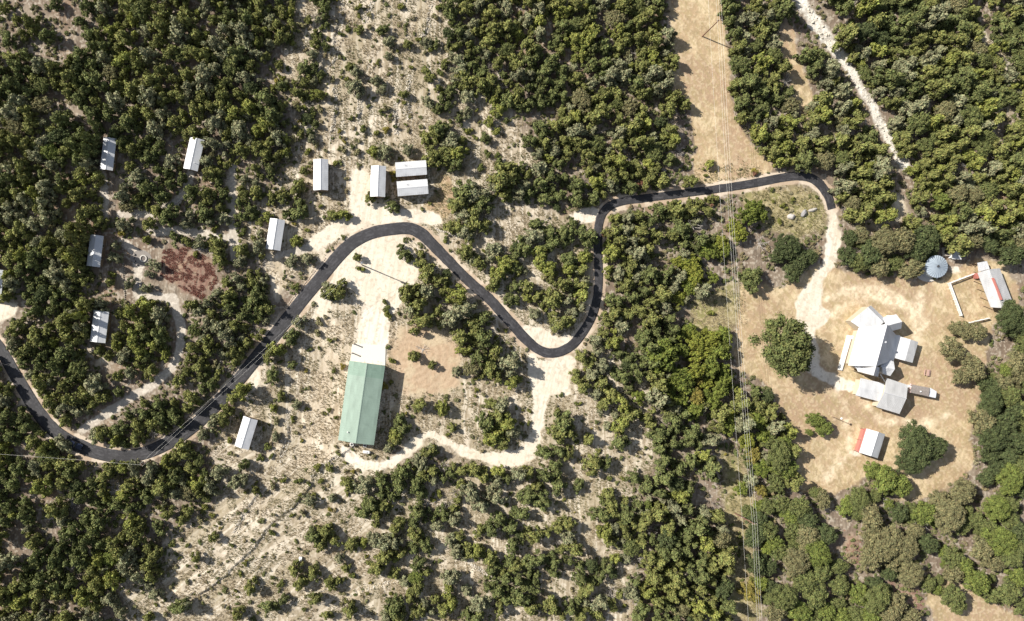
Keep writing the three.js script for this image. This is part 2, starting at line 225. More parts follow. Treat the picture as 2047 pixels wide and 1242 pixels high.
{
  const pos = new Float32Array(gw * gd * 3), uv = new Float32Array(gw * gd * 2), idx = new Uint32Array((gw - 1) * (gd - 1) * 6);
  for (let j = 0, p = 0; j < gd; j++) for (let i = 0; i < gw; i++, p++) { pos[p * 3] = gx[i]; pos[p * 3 + 1] = heights[p]; pos[p * 3 + 2] = gz[j]; uv[p * 2] = (gx[i] - GX0) / (GX1 - GX0); uv[p * 2 + 1] = (gz[j] - GZ0) / (GZ1 - GZ0); }
  for (let j = 0, k = 0; j < gd - 1; j++) for (let i = 0; i < gw - 1; i++) { const a = j * gw + i; idx[k++] = a; idx[k++] = a + gw; idx[k++] = a + 1; idx[k++] = a + 1; idx[k++] = a + gw; idx[k++] = a + gw + 1; }
  const g = new THREE.BufferGeometry(); g.setAttribute('position', new THREE.BufferAttribute(pos, 3)); g.setAttribute('uv', new THREE.BufferAttribute(uv, 2)); g.setIndex(new THREE.BufferAttribute(idx, 1)); g.computeVertexNormals();
  const m = new THREE.Mesh(g, new THREE.MeshStandardMaterial({ map: gmap, bumpMap: bmap, bumpScale: 0.12, roughness: 1 }));
  m.name = 'ground'; m.userData.kind = 'structure'; m.userData.label = 'dry limestone ground with grass, litter and pale gravel'; m.receiveShadow = true; m.castShadow = true; scene.add(m);
}

// ---------------------------------------------------------------- road
function ribbonPath(list, step = 1.2) {
  const c = new THREE.CatmullRomCurve3(list.map(([x, y, w]) => new THREE.Vector3(X(x), (w ?? 0) / PPM, Z(y))), false, 'centripetal'), n = Math.round(c.getLength() / step), out = [];
  for (let i = 0; i <= n; i++) { const p = c.getPointAt(i / n), t = c.getTangentAt(i / n), L = Math.hypot(t.x, t.z); out.push({ x: p.x, z: p.z, w: p.y, nx: -t.z / L, nz: t.x / L, s: c.getLength() * i / n }); }
  return out;
}
const roadLine = ribbonPath(ROAD);
function ribbon(line, cols, lift, ragged = 0, uvw = 1) {
  const pos = [], uv = [], idx = [], N = cols.length;
  line.forEach((p, i) => cols.forEach(([f, dy], k) => {
    const edge = Math.abs(f) >= 0.5 ? ragged * (noise(p.s * 0.55, f * 9, 3) - 0.5) + ragged * 0.5 * (noise(p.s * 2.1, f * 9, 5) - 0.5) : 0, o = f * p.w + Math.sign(f) * edge, x = p.x + p.nx * o, z = p.z + p.nz * o;
    pos.push(x, groundY(x, z) + lift + dy, z); uv.push(p.s * uvw, o * uvw);
    if (i && k) { const a = (i - 1) * N + k - 1; idx.push(a, a + 1, a + N, a + 1, a + N + 1, a + N); }
  }));
  const g = new THREE.BufferGeometry(); g.setAttribute('position', new THREE.Float32BufferAttribute(pos, 3)); g.setAttribute('uv', new THREE.Float32BufferAttribute(uv, 2)); g.setIndex(idx); g.computeVertexNormals(); return g;
}
{
  const asphalt = wearTexture(512, 512, (x, y) => { const v = 52 + 26 * (fbm(x / 60, y / 40, 3, 4) - 0.5) + 12 * sstep(0.55, 0.7, noise(x / 23, y / 31, 14)) + 16 * (hash(x, y, 8) - 0.5) + 14 * (noise(x / 7, y / 7, 4) - 0.5); return [v + 1, v, v + 3]; });
  asphalt.repeat.set(1 / 14, 1 / 5.5);
  const g = ribbon(roadLine, [[-0.5, -0.14], [-0.497, 0], [-0.4, 0.01], [-0.25, 0.02], [0, 0.03], [0.25, 0.02], [0.4, 0.01], [0.497, 0], [0.5, -0.14]], 0.07, 0.75);
  const m = new THREE.Mesh(g, new THREE.MeshStandardMaterial({ map: asphalt, roughness: 0.72 })); m.name = 'asphalt_road'; m.userData.kind = 'structure'; m.userData.label = 'dark winding asphalt lane'; m.receiveShadow = m.castShadow = true; scene.add(m);
}

// ---------------------------------------------------------------- trees
const leafMat = (r, g, b) => new THREE.MeshStandardMaterial({ color: lin(r, g, b), roughness: 0.95, vertexColors: true, side: THREE.DoubleSide });
const white = leafMat(1, 1, 1);
const barkMat = mat(0.16, 0.125, 0.10, 1), deadMat = mat(0.50, 0.46, 0.42, 1);
function crownGeo(lobes, perLobe, leaf, coreK, flat) {
  const pos = [], nor = [], col = [], v = new THREE.Vector3(), n = new THREE.Vector3(), t = new THREE.Vector3(), b = new THREE.Vector3();
  const ico = new THREE.IcosahedronGeometry(1, 0).getAttribute('position');
  for (const [cx, cy, cz, r, tone] of lobes) {
    const k0 = R(0, 100);
    for (let i = 0; i < ico.count; i += 3) {
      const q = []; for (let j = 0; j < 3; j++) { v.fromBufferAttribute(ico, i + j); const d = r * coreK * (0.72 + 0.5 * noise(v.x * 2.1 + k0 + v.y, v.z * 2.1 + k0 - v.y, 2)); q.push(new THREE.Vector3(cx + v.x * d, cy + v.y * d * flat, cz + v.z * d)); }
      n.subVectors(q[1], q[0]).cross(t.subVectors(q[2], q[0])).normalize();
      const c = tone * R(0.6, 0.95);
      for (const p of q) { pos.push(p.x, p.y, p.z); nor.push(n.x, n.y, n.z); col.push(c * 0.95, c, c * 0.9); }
    }
    for (let i = 0; i < perLobe; i++) {
      const a = R(0, 6.283), y = R(-0.45, 1), s = Math.sqrt(1 - y * y);
      v.set(s * Math.cos(a), y, s * Math.sin(a));
      const d = r * (0.68 + 0.62 * Math.pow(rnd(), 1.4)), px = cx + v.x * d, py = cy + v.y * d * flat, pz = cz + v.z * d;
      n.set(R(-1, 1), R(-1, 1), R(-1, 1)).normalize().multiplyScalar(0.85).add(v).normalize();
      t.set(R(-1, 1), R(-1, 1), R(-1, 1)).cross(n).normalize(); b.crossVectors(n, t);
      const L = leaf * R(0.6, 1.3), w = L * R(0.35, 0.6), c = tone * R(0.72, 1.32), yel = R(0.88, 1.14);
      for (const [e, f] of [[-0.5, w / L], [-0.5, -w / L], [0.6, 0]]) { pos.push(px + t.x * L * e + b.x * L * f, py + t.y * L * e + b.y * L * f, pz + t.z * L * e + b.z * L * f); nor.push(n.x, n.y, n.z); col.push(c * yel, c, c * 0.9); }
    }
  }
  const g = new THREE.BufferGeometry();
  g.setAttribute('position', new THREE.Float32BufferAttribute(pos, 3)); g.setAttribute('normal', new THREE.Float32BufferAttribute(nor, 3)); g.setAttribute('color', new THREE.Float32BufferAttribute(col, 3)); return g;
}
function juniperLobes() {
  const l = [], n = Math.round(R(8, 13)), a0 = R(0, 6.28), sx = R(0.72, 1.25), sz = 1 / sx, lean = R(0, 6.28), lx = Math.cos(lean) * 0.16, lz = Math.sin(lean) * 0.16;
  for (let i = 0; i < n; i++) { const a = a0 + i * 6.283 / n + R(-0.5, 0.5), q = R(0.34, 0.86); l.push([Math.cos(a) * q * sx + lx, R(0.4, 1.05) * (1.15 - 0.4 * q), Math.sin(a) * q * sz + lz, R(0.15, 0.29), R(0.8, 1.15)]); }
  for (let i = 0; i < 6; i++) { const a = R(0, 6.28), q = R(0.05, 0.42); l.push([Math.cos(a) * q * sx + lx, R(0.95, 1.5), Math.sin(a) * q * sz + lz, R(0.17, 0.3), R(0.88, 1.18)]); }
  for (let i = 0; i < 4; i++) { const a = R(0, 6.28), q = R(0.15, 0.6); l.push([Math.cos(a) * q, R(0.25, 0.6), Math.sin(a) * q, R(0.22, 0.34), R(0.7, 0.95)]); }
  return l;
}
function oakLobes(n0) {
  const l = [];
  for (let i = 0; i < n0; i++) { const a = i * 2.39996 + R(-0.3, 0.3), q = Math.sqrt((i + 0.5) / n0) * 0.86 * R(0.86, 1.1), s = R(0.15, 0.25) * (n0 > 50 ? 0.72 : 1); l.push([Math.cos(a) * q, 0.42 + 0.72 * Math.sqrt(Math.max(0, 1 - q * q)) * R(0.85, 1.1), Math.sin(a) * q, s, R(0.82, 1.15)]); }
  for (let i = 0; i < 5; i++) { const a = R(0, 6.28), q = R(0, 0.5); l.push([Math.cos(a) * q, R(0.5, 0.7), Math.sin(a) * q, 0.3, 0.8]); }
  return l;
}
function shrubLobes() { const l = []; for (let i = 0; i < 5; i++) { const a = R(0, 6.28), q = i ? R(0.3, 0.62) : 0; l.push([Math.cos(a) * q, R(0.35, 0.75), Math.sin(a) * q, R(0.32, 0.46), R(0.85, 1.15)]); } return l; }
function trunkGeo(h, spreadR, thick, limbs) {
  const l = [rod([0, -0.15, 0], [R(-0.05, 0.05), h * 0.5, R(-0.05, 0.05)], thick, thick * 0.75, 6)];
  for (let i = 0; i < limbs; i++) { const a = i * 6.283 / limbs + R(-0.4, 0.4), q = R(0.5, 1) * spreadR, y = h * R(0.3, 0.5), mx = Math.cos(a) * q * 0.5, mz = Math.sin(a) * q * 0.5; l.push(rod([0, y, 0], [mx, h * 0.72, mz], thick * 0.55, thick * 0.4, 5), rod([mx, h * 0.72, mz], [Math.cos(a) * q, h * R(0.85, 1.05), Math.sin(a) * q], thick * 0.4, thick * 0.14, 5)); }
  return merge(l);
}
const KINDS = {
  J: { name: 'juniper_tree', word: 'juniper', category: 'juniper', crowns: Array.from({ length: 14 }, () => crownGeo(juniperLobes(), 88, 0.14, 0.74, 1.1)), trunk: trunkGeo(1.0, 0.55, 0.075, 5), lift: 1.0, tones: [['olive green', 0.192, 0.202, 0.066], ['deep green', 0.140, 0.160, 0.058], ['grey-green', 0.240, 0.244, 0.150], ['bright green', 0.228, 0.246, 0.064]] },
  O: { name: 'live_oak', word: 'oak tree', category: 'oak', crowns: Array.from({ length: 6 }, (_, i) => crownGeo(oakLobes(22 + i * 2), 115, 0.1, 0.68, 1.05)), big: Array.from({ length: 3 }, () => crownGeo(oakLobes(64), 150, 0.055, 0.7, 1.0)), trunk: trunkGeo(0.85, 0.7, 0.06, 6), lift: 0.8, tones: [['mid green', 0.132, 0.150, 0.052], ['dark green', 0.078, 0.098, 0.038], ['dusty tan-green', 0.190, 0.178, 0.092], ['leaf green', 0.150, 0.182, 0.044]] },
  Y: { name: 'deciduous_tree', word: 'broadleaf tree', category: 'tree', crowns: Array.from({ length: 4 }, (_, i) => crownGeo(oakLobes(15 + i * 2), 110, 0.13, 0.75, 1)), trunk: trunkGeo(0.9, 0.6, 0.05, 5), lift: 0.9, tones: [['yellow-green', 0.195, 0.212, 0.036], ['light green', 0.155, 0.186, 0.036], ['olive gold', 0.215, 0.185, 0.045], ['fresh green', 0.13, 0.16, 0.03]] },
  S: { name: 'juniper_shrub', word: 'shrub', category: 'shrub', crowns: Array.from({ length: 5 }, () => crownGeo(shrubLobes(), 80, 0.26, 0.7, 1)), trunk: trunkGeo(0.5, 0.4, 0.05, 4), lift: 0.5, tones: [['olive green', 0.165, 0.172, 0.042], ['deep green', 0.118, 0.134, 0.036], ['pale grey-green', 0.24, 0.22, 0.12], ['yellowish green', 0.25, 0.215, 0.05], ['rust red', 0.21, 0.10, 0.07]] },
};
{
  const bare = () => { const l = []; const grow = (p, d, len, th, depth) => { const e = [p[0] + d.x * len, Math.max(0.03, p[1] + d.y * len), p[2] + d.z * len]; l.push(rod(p, e, th, th * 0.6, 3)); if (depth) for (let k = 0; k < 3; k++) grow(e, new THREE.Vector3(d.x + R(-0.8, 0.8), d.y + R(-0.3, 0.6), d.z + R(-0.8, 0.8)).normalize(), len * R(0.55, 0.8), th * 0.6, depth - 1); }; for (let i = 0; i < 6; i++) { const a = i * 1.047 + R(-0.4, 0.4); grow([0, 0.1, 0], new THREE.Vector3(Math.cos(a), R(0.4, 1), Math.sin(a)).normalize(), R(0.35, 0.5), 0.035, 3); } const g = merge(l), c = new Float32Array(g.attributes.position.count * 3); for (let i = 0; i < c.length; i += 3) c[i] = c[i + 1] = c[i + 2] = 1; g.setAttribute('color', new THREE.BufferAttribute(c, 3)); g.deleteAttribute('uv'); return g; };
  KINDS.B = { name: 'bare_shrub', word: 'leafless shrub', category: 'shrub', crowns: [bare(), bare(), bare()], trunk: trunkGeo(0.4, 0.3, 0.05, 3), lift: 0.6, tones: [['grey', 0.40, 0.36, 0.33], ['dark grey-brown', 0.27, 0.235, 0.21], ['pale grey', 0.50, 0.46, 0.42], ['silvery grey', 0.44, 0.42, 0.40]] };
}
for (const k of Object.values(KINDS)) k.mats = k.tones.map(([, r, g, b]) => leafMat(r, g, b));

// traced crowns: x, y, radius in an enlarged view whose corner is (ox, oy)
const trees = [];
const ZOOM = 1538 / 520;
function crowns(ox, oy, kind, list) { for (const [x, y, r, t] of list) trees.push({ px: ox + x / ZOOM, py: oy + y / ZOOM, r: r / ZOOM * (kind === 'O' ? 0.98 : 1.12), kind: r < 27 && kind === 'J' ? 'S' : kind, tone: t, traced: true }); }
crowns(0, 0, 'J', [[190, 130, 50], [200, 190, 35], [100, 110, 28], [330, 20, 40], [290, 220, 45], [140, 200, 30], [520, 200, 50], [470, 130, 40], [530, 40, 50], [30, 60, 30], [620, 60, 50], [650, 190, 40], [60, 240, 50], [575, 1065, 50], [560, 870, 42], [530, 960, 45], [1090, 855, 22], [1250, 845, 46], [1220, 965, 43], [1015, 960, 50], [1300, 950, 25], [870, 920, 50], [790, 900, 50], [770, 980, 35], [930, 1000, 35], [800, 1060, 55], [1080, 1050, 35], [1010, 1090, 35], [1120, 1150, 50], [1230, 1150, 50], [900, 1120, 60], [960, 1160, 50], [730, 1150, 60], [1340, 850, 30], [1430, 890, 50], [1510, 1140, 45], [1440, 1060, 30], [370, 1060, 45], [430, 870, 55], [380, 890, 45], [250, 840, 55], [230, 930, 50], [300, 980, 40], [140, 980, 50], [60, 1070, 50], [160, 1060, 50], [20, 1180, 40], [150, 1190, 50], [280, 1190, 60], [360, 1120, 40]]);
crowns(510, 0, 'J', [[415, 50, 40], [610, 45, 25], [860, 30, 25], [675, 85, 18], [1065, 100, 22], [130, 160, 50], [150, 215, 60], [85, 130, 40], [270, 150, 25], [395, 165, 20], [545, 165, 22], [620, 170, 30], [680, 155, 18], [765, 170, 35], [740, 180, 20], [785, 240, 35], [905, 255, 32], [965, 235, 20], [1010, 245, 35], [1065, 260, 30], [1040, 290, 25], [790, 330, 28], [725, 375, 14], [560, 400, 30], [600, 420, 40], [300, 400, 45], [350, 410, 35], [340, 320, 35], [140, 380, 30], [160, 460, 22], [590, 520, 55], [715, 470, 35], [745, 520, 35, 2], [880, 555, 28], [880, 605, 16], [1020, 590, 35], [1040, 630, 25], [1030, 455, 40], [1095, 430, 25], [770, 640, 25], [745, 655, 16], [800, 685, 14], [240, 620, 22], [300, 550, 30], [320, 580, 25], [110, 520, 25], [30, 480, 28], [60, 600, 70], [100, 680, 60], [60, 740, 60], [130, 790, 60], [170, 820, 40], [90, 840, 40], [380, 650, 25, 2], [340, 680, 25], [565, 700, 16], [635, 765, 25], [710, 785, 22], [775, 770, 22, 3], [905, 770, 14], [985, 745, 14], [605, 830, 20], [525, 840, 14], [690, 895, 40, 3], [780, 895, 45], [740, 890, 40], [600, 900, 25], [520, 890, 22], [365, 865, 18], [310, 900, 25], [60, 920, 40], [900, 880, 40], [1100, 770, 60], [1050, 800, 50], [1010, 830, 40], [1150, 840, 60], [1060, 920, 60], [1130, 900, 60], [1200, 900, 55], [1180, 980, 50], [815, 1020, 22, 3], [815, 1060, 18, 3], [470, 960, 22], [685, 1165, 40], [815, 1215, 38], [240, 1120, 50], [160, 1150, 50], [290, 1010, 40], [270, 1210, 40], [30, 1040, 25], [50, 1160, 20], [1265, 770, 25], [1230, 830, 30], [1370, 910, 25], [1330, 990, 25], [1430, 920, 20], [1460, 1060, 90], [1500, 1000, 60], [1420, 1080, 50], [1230, 1130, 70], [1300, 1150, 80], [1220, 1200, 60], [1340, 1200, 60], [1160, 130, 25], [1200, 200, 45], [1260, 210, 40], [1300, 190, 30], [1140, 290, 25, 2], [1190, 340, 50, 2], [1260, 310, 35], [1200, 430, 60], [1250, 480, 60], [1330, 500, 60], [1400, 480, 55], [1250, 560, 50], [1440, 640, 40], [1500, 600, 50], [1370, 320, 40, 2], [1430, 370, 40], [1490, 180, 60], [1400, 60, 50], [1360, 100, 30], [1480, 50, 50], [1240, 40, 50], [1150, 40, 50], [1090, 40, 25], [1500, 490, 30], [1160, 715, 16], [1250, 660, 35, 2], [1380, 720, 35], [20, 30, 60], [10, 180, 40], [120, 480, 20, 3], [270, 720, 16, 3], [200, 520, 18], [430, 230, 16], [460, 470, 20, 2], [500, 780, 14, 3]]);
crowns(0, 410, 'J', [[290, 70, 50], [230, 20, 40], [310, 120, 25], [110, 150, 60], [60, 90, 50], [410, 140, 40], [510, 70, 60], [600, 110, 45], [560, 30, 50], [470, 200, 50], [730, 120, 45], [720, 170, 25], [880, 110, 45], [870, 210, 28, 3], [980, 70, 60], [930, 30, 40], [1220, 60, 55], [1240, 110, 30], [1120, 60, 35], [1200, 20, 40], [1440, 60, 35], [1440, 160, 25], [1260, 220, 55], [1290, 280, 45], [1300, 330, 50], [1420, 270, 50], [1420, 330, 40], [680, 240, 30], [660, 300, 30], [700, 320, 30], [660, 410, 25], [650, 460, 30], [910, 360, 40], [890, 410, 30], [760, 470, 40], [865, 495, 30], [280, 210, 50], [220, 215, 40], [60, 200, 50], [120, 290, 50], [50, 330, 60], [30, 420, 40], [60, 470, 50], [180, 490, 40], [30, 540, 40], [330, 420, 60], [440, 400, 60], [400, 460, 45], [500, 370, 35], [440, 300, 60], [380, 290, 50], [330, 560, 50], [230, 610, 50], [190, 640, 35], [370, 680, 55], [300, 720, 40], [490, 590, 55], [590, 590, 45], [440, 640, 45], [515, 745, 42], [700, 780, 40], [690, 830, 35], [590, 870, 35], [640, 890, 35], [780, 640, 65], [860, 600, 60], [930, 650, 60], [990, 540, 50], [1040, 540, 30], [850, 700, 60], [940, 760, 60], [880, 780, 50], [820, 870, 50, 3], [920, 840, 50, 3], [960, 800, 40], [890, 980, 50], [780, 990, 40], [700, 1000, 35], [770, 1080, 35], [700, 1110, 35], [960, 980, 30], [1090, 930, 40], [1060, 1030, 45], [1120, 910, 30], [1230, 850, 50], [1200, 780, 40], [1270, 720, 50], [1220, 700, 40], [1170, 620, 40], [1120, 590, 40], [1270, 940, 25], [1290, 1005, 35], [1200, 1080, 35], [1130, 1140, 50], [1110, 1200, 40], [1390, 870, 50], [1390, 930, 30], [1470, 820, 35], [1430, 650, 40], [1340, 540, 50], [1290, 530, 40], [1500, 560, 60], [1460, 600, 35], [1400, 430, 45], [1480, 450, 45], [1520, 500, 40], [1430, 1110, 55], [1370, 1150, 35], [1340, 1210, 35], [1330, 460, 30], [1150, 290, 22], [1100, 210, 30]]);
crowns(510, 410, 'J', [[820, 20, 38], [250, 40, 50], [190, 50, 35], [290, 20, 30], [35, 95, 28], [450, 65, 38], [520, 60, 40], [240, 222, 38], [310, 148, 18], [205, 340, 40], [315, 318, 38], [240, 482, 24], [40, 540, 50], [60, 600, 45], [20, 640, 40], [600, 305, 28], [625, 375, 25], [460, 510, 50], [510, 475, 36], [410, 530, 35], [415, 480, 28], [885, 300, 44, 1], [865, 245, 27, 1], [985, 290, 28], [775, 610, 26], [790, 650, 26], [770, 575, 18], [1090, 700, 30], [940, 893, 38], [1050, 945, 28], [815, 920, 22], [515, 955, 20, 3], [260, 700, 40], [200, 790, 50], [230, 760, 40], [130, 850, 50], [80, 890, 45], [100, 1000, 45], [220, 950, 30], [155, 1130, 30], [110, 1205, 28], [240, 1185, 32], [765, 1075, 25, 3], [975, 1190, 45], [1100, 1205, 45], [1190, 980, 30], [1390, 1180, 40], [1450, 1200, 50], [1520, 1050, 50], [1240, 160, 60], [1190, 120, 50], [1150, 130, 40], [1290, 100, 60], [1260, 180, 40], [1230, 60, 50], [1240, 280, 50], [1290, 330, 35], [1330, 350, 45], [1420, 250, 55], [1400, 310, 40], [1450, 380, 55], [1490, 350, 50], [1410, 470, 50], [1430, 430, 40], [1500, 560, 40], [1120, 220, 15], [300, 980, 14], [380, 690, 26, 2], [370, 760, 24, 2]]);
crowns(1020, 410, 'J', [[315, 695, 60], [280, 700, 40], [360, 690, 35], [140, 640, 40], [110, 475, 45], [20, 570, 35], [250, 540, 65], [210, 570, 50], [150, 540, 40], [420, 540, 55], [400, 470, 50], [450, 450, 35], [260, 410, 28], [340, 390, 40], [430, 390, 40], [190, 430, 25], [440, 170, 65], [460, 210, 45], [130, 190, 60], [230, 160, 50], [320, 170, 60], [150, 110, 40], [90, 270, 50], [180, 290, 60], [250, 240, 50], [350, 310, 50], [430, 320, 45], [30, 360, 45], [20, 480, 40], [1180, 640, 22], [1440, 440, 60, 1], [1390, 420, 40, 1], [1420, 490, 40, 1], [1040, 560, 30], [420, 900, 50], [390, 1000, 40], [440, 1060, 50], [520, 810, 50], [560, 760, 40], [550, 960, 50], [600, 1110, 50], [650, 700, 50], [690, 660, 50], [700, 1080, 30, 1], [740, 1000, 50], [720, 900, 45], [480, 920, 40]]);
crowns(510, 822, 'J', [[370, 335, 26], [435, 335, 28], [540, 435, 45], [640, 435, 60], [745, 420, 50], [130, 60, 25], [125, 150, 30], [75, 210, 25], [30, 280, 25], [95, 265, 18], [170, 405, 20], [255, 415, 25], [100, 440, 22], [390, 415, 20], [455, 520, 30, 2], [310, 530, 40], [345, 560, 20], [285, 605, 22], [215, 620, 15], [105, 720, 22], [340, 740, 55], [420, 720, 50], [390, 780, 45], [460, 760, 45], [570, 790, 45], [640, 790, 30], [500, 870, 30], [535, 935, 28], [570, 975, 22], [240, 925, 45], [350, 955, 45], [260, 1025, 45], [150, 1020, 25], [450, 1030, 40], [490, 1010, 30], [515, 1080, 18], [360, 1100, 50], [90, 1160, 50], [165, 1110, 35], [560, 1185, 50], [430, 1210, 35], [290, 1170, 15], [830, 130, 45, 3], [870, 100, 50, 1], [860, 50, 40, 1], [745, 120, 18], [790, 220, 35, 2], [825, 175, 38], [1130, 130, 50, 3], [1180, 150, 50], [1160, 100, 30], [1020, 240, 45], [990, 300, 45], [1050, 230, 40], [1060, 350, 40], [1160, 370, 35], [920, 300, 45], [880, 360, 50], [950, 290, 35], [860, 430, 60], [950, 450, 60], [980, 490, 50], [750, 500, 40], [760, 570, 45], [690, 560, 50], [640, 590, 50], [720, 620, 40], [660, 560, 40], [830, 690, 50], [820, 780, 50], [740, 790, 60, 2], [700, 760, 45], [760, 860, 50], [720, 930, 55], [820, 880, 30], [950, 730, 50], [940, 810, 45], [1000, 780, 50], [1090, 490, 25], [1110, 600, 50], [1180, 640, 50], [1080, 680, 40, 2], [1150, 760, 40, 2], [1210, 740, 40], [1290, 350, 50], [1350, 380, 40], [1450, 360, 40], [1270, 490, 60], [1330, 560, 60], [1420, 500, 60], [1450, 640, 50], [1400, 690, 50], [1320, 720, 40], [1200, 530, 30], [1260, 840, 45], [1320, 830, 50], [1380, 870, 50], [1240, 860, 30], [1020, 950, 35], [1160, 980, 55], [1150, 1040, 40], [1250, 1070, 35], [890, 1010, 40], [820, 960, 40], [950, 1050, 50], [920, 1090, 40], [1160, 1130, 60], [1110, 1180, 50], [810, 1160, 60], [860, 1210, 50], [780, 1210, 40], [970, 1190, 50], [1000, 1140, 30], [1330, 1150, 60], [1300, 1220, 60], [1250, 1190, 40], [1430, 1060, 50], [1370, 1040, 35], [1480, 1110, 40], [1400, 940, 40], [1430, 920, 30], [1500, 900, 40], [1350, 60, 60], [1430, 30, 60], [1480, 80, 60], [1400, 150, 60], [1470, 180, 50], [1510, 120, 50]]);
crowns(0, 822, 'J', [[1435, 320, 35], [1365, 175, 22], [1400, 430, 45], [1440, 410, 35], [1510, 460, 28], [1330, 40, 50], [1260, 70, 45], [1200, 130, 38], [1080, 215, 48], [1110, 260, 50], [1040, 260, 40], [980, 300, 45], [900, 340, 45], [800, 350, 45], [720, 340, 45], [640, 340, 55], [610, 390, 50], [780, 430, 50], [1170, 420, 50], [1240, 440, 45], [1180, 470, 40], [1270, 470, 30], [1040, 490, 40], [1070, 650, 40], [1100, 590, 45], [1180, 640, 25], [1255, 615, 18], [1210, 560, 25], [1260, 740, 35], [1160, 870, 35], [1020, 790, 20], [930, 840, 45], [880, 900, 50], [910, 970, 50], [890, 1020, 40], [930, 1080, 40], [1060, 1170, 60], [1100, 1150, 45], [1480, 1040, 45], [1410, 1195, 40], [720, 1190, 40, 2], [880, 1225, 35], [640, 1110, 50], [680, 1150, 40], [200, 200, 55], [370, 200, 50], [380, 300, 50], [350, 330, 45], [100, 330, 55], [60, 440, 55], [230, 450, 60], [210, 350, 45], [560, 150, 50], [620, 130, 50], [700, 100, 50], [680, 170, 40], [820, 160, 50], [810, 90, 45], [920, 80, 50], [960, 50, 50], [1050, 60, 45], [740, 190, 30]]);
crowns(1020, 0, 'J', [[1185, 965, 30, 3], [1060, 1080, 45], [1450, 1010, 22, 3]]);
crowns(1020, 822, 'J', [[320, 70, 70], [270, 130, 55], [350, 130, 50], [190, 250, 50], [280, 240, 50], [340, 260, 45], [470, 170, 40], [660, 90, 55], [660, 190, 55], [480, 310, 60], [560, 310, 40], [580, 395, 20], [720, 390, 40], [890, 130, 60], [950, 180, 50], [800, 440, 60], [400, 450, 40], [580, 90, 30], [800, 40, 40], [30, 220, 50], [40, 380, 50], [120, 370, 40], [200, 380, 50], [280, 440, 60], [100, 500, 60], [200, 530, 60], [120, 730, 60], [160, 880, 60], [250, 880, 50], [40, 920, 50], [330, 660, 50], [60, 1090, 60], [130, 1150, 55], [240, 1140, 60], [460, 1060, 60], [530, 1130, 60]]);
crowns(1527, 410, 'O', [[480, 300, 60], [550, 340, 60], [620, 290, 80], [700, 220, 90], [800, 210, 80], [870, 380, 70], [900, 260, 80], [960, 190, 80], [100, 830, 185, 0], [1190, 740, 60, 2], [1260, 750, 55, 2], [1110, 850, 80, 2], [1130, 730, 45, 2], [1230, 960, 75, 2], [1160, 1010, 60, 2], [1290, 1050, 50, 1], [1430, 660, 90, 1], [1490, 720, 80, 1], [1330, 230, 60], [1220, 220, 60], [1450, 300, 75], [1510, 240, 60], [1480, 930, 70], [1520, 1010, 60], [1330, 1170, 85], [1450, 1130, 70], [130, 250, 90, 1], [200, 330, 70, 1], [160, 400, 60, 1], [270, 310, 50], [80, 310, 50], [370, 100, 26, 3], [20, 1130, 45, 1], [420, 340, 40]]);
crowns(1527, 822, 'O', [[890, 200, 130, 1], [975, 220, 95, 1], [850, 300, 90, 1], [700, 400, 80, 3], [630, 345, 55, 3], [790, 440, 70, 3], [300, 50, 55, 3], [350, 105, 55, 3], [265, 125, 25, 3], [1160, 470, 85, 2], [1090, 620, 110, 2], [560, 540, 90], [620, 620, 80], [480, 560, 60, 3], [790, 600, 60, 1], [340, 520, 55, 2], [300, 480, 40], [200, 560, 70], [150, 620, 60], [80, 260, 90], [110, 330, 80], [60, 420, 60], [110, 200, 60], [30, 180, 50], [720, 780, 110, 2], [820, 800, 90, 2], [640, 740, 70, 2], [620, 860, 80, 2], [860, 960, 90, 2], [760, 870, 60, 2], [960, 1020, 50], [1110, 870, 70], [1170, 900, 60], [1060, 840, 45, 3], [1100, 1090, 75], [1130, 1140, 60], [1240, 1000, 80, 3], [1290, 1030, 50, 3], [1420, 1060, 80], [1480, 980, 70, 3], [1380, 760, 100], [1280, 800, 80], [1450, 830, 90], [1500, 720, 80], [1360, 570, 90, 3], [1440, 560, 60], [1440, 400, 90, 3], [1310, 390, 55], [1500, 330, 70], [1340, 150, 100, 1], [1270, 60, 80], [1420, 80, 80], [1340, 250, 65], [1480, 180, 80, 1], [650, 1100, 90], [560, 1080, 70], [760, 1130, 80], [720, 1200, 70], [250, 740, 80], [360, 730, 70], [300, 830, 90], [180, 880, 90], [100, 830, 70], [320, 950, 70], [430, 920, 60], [230, 1000, 80], [300, 1080, 80], [100, 1090, 90], [200, 1180, 80], [60, 1180, 70], [360, 1190, 60, 3], [30, 1030, 50], [450, 1220, 60, 3], [20, 700, 60], [60, 780, 55], [540, 1200, 60], [860, 1210, 60], [20, 560, 55], [30, 920, 50]]);
crowns(1020, 410, 'Y', [[1070, 350, 55, 0], [1090, 420, 55, 0], [1060, 480, 50, 1], [1170, 270, 55, 1], [1250, 220, 45, 0], [1350, 170, 50, 0], [1320, 120, 40, 0], [1260, 270, 40, 1], [990, 340, 40, 0], [1200, 430, 35, 1], [990, 550, 45, 0], [1090, 800, 60, 0], [1110, 880, 60, 0], [1060, 740, 40, 1], [1190, 870, 45, 1], [1000, 1010, 60, 3], [1030, 1070, 60, 3], [960, 1050, 45, 1], [1200, 1160, 50, 1], [1160, 1050, 40, 0], [1000, 1150, 45, 1], [1400, 60, 60, 3], [1440, 20, 50, 3], [1480, 60, 40, 3], [1260, 780, 55, 1], [1240, 860, 60, 1], [900, 880, 90, 3], [880, 960, 50, 3], [1090, 1220, 50, 1], [760, 1130, 40, 1]]);
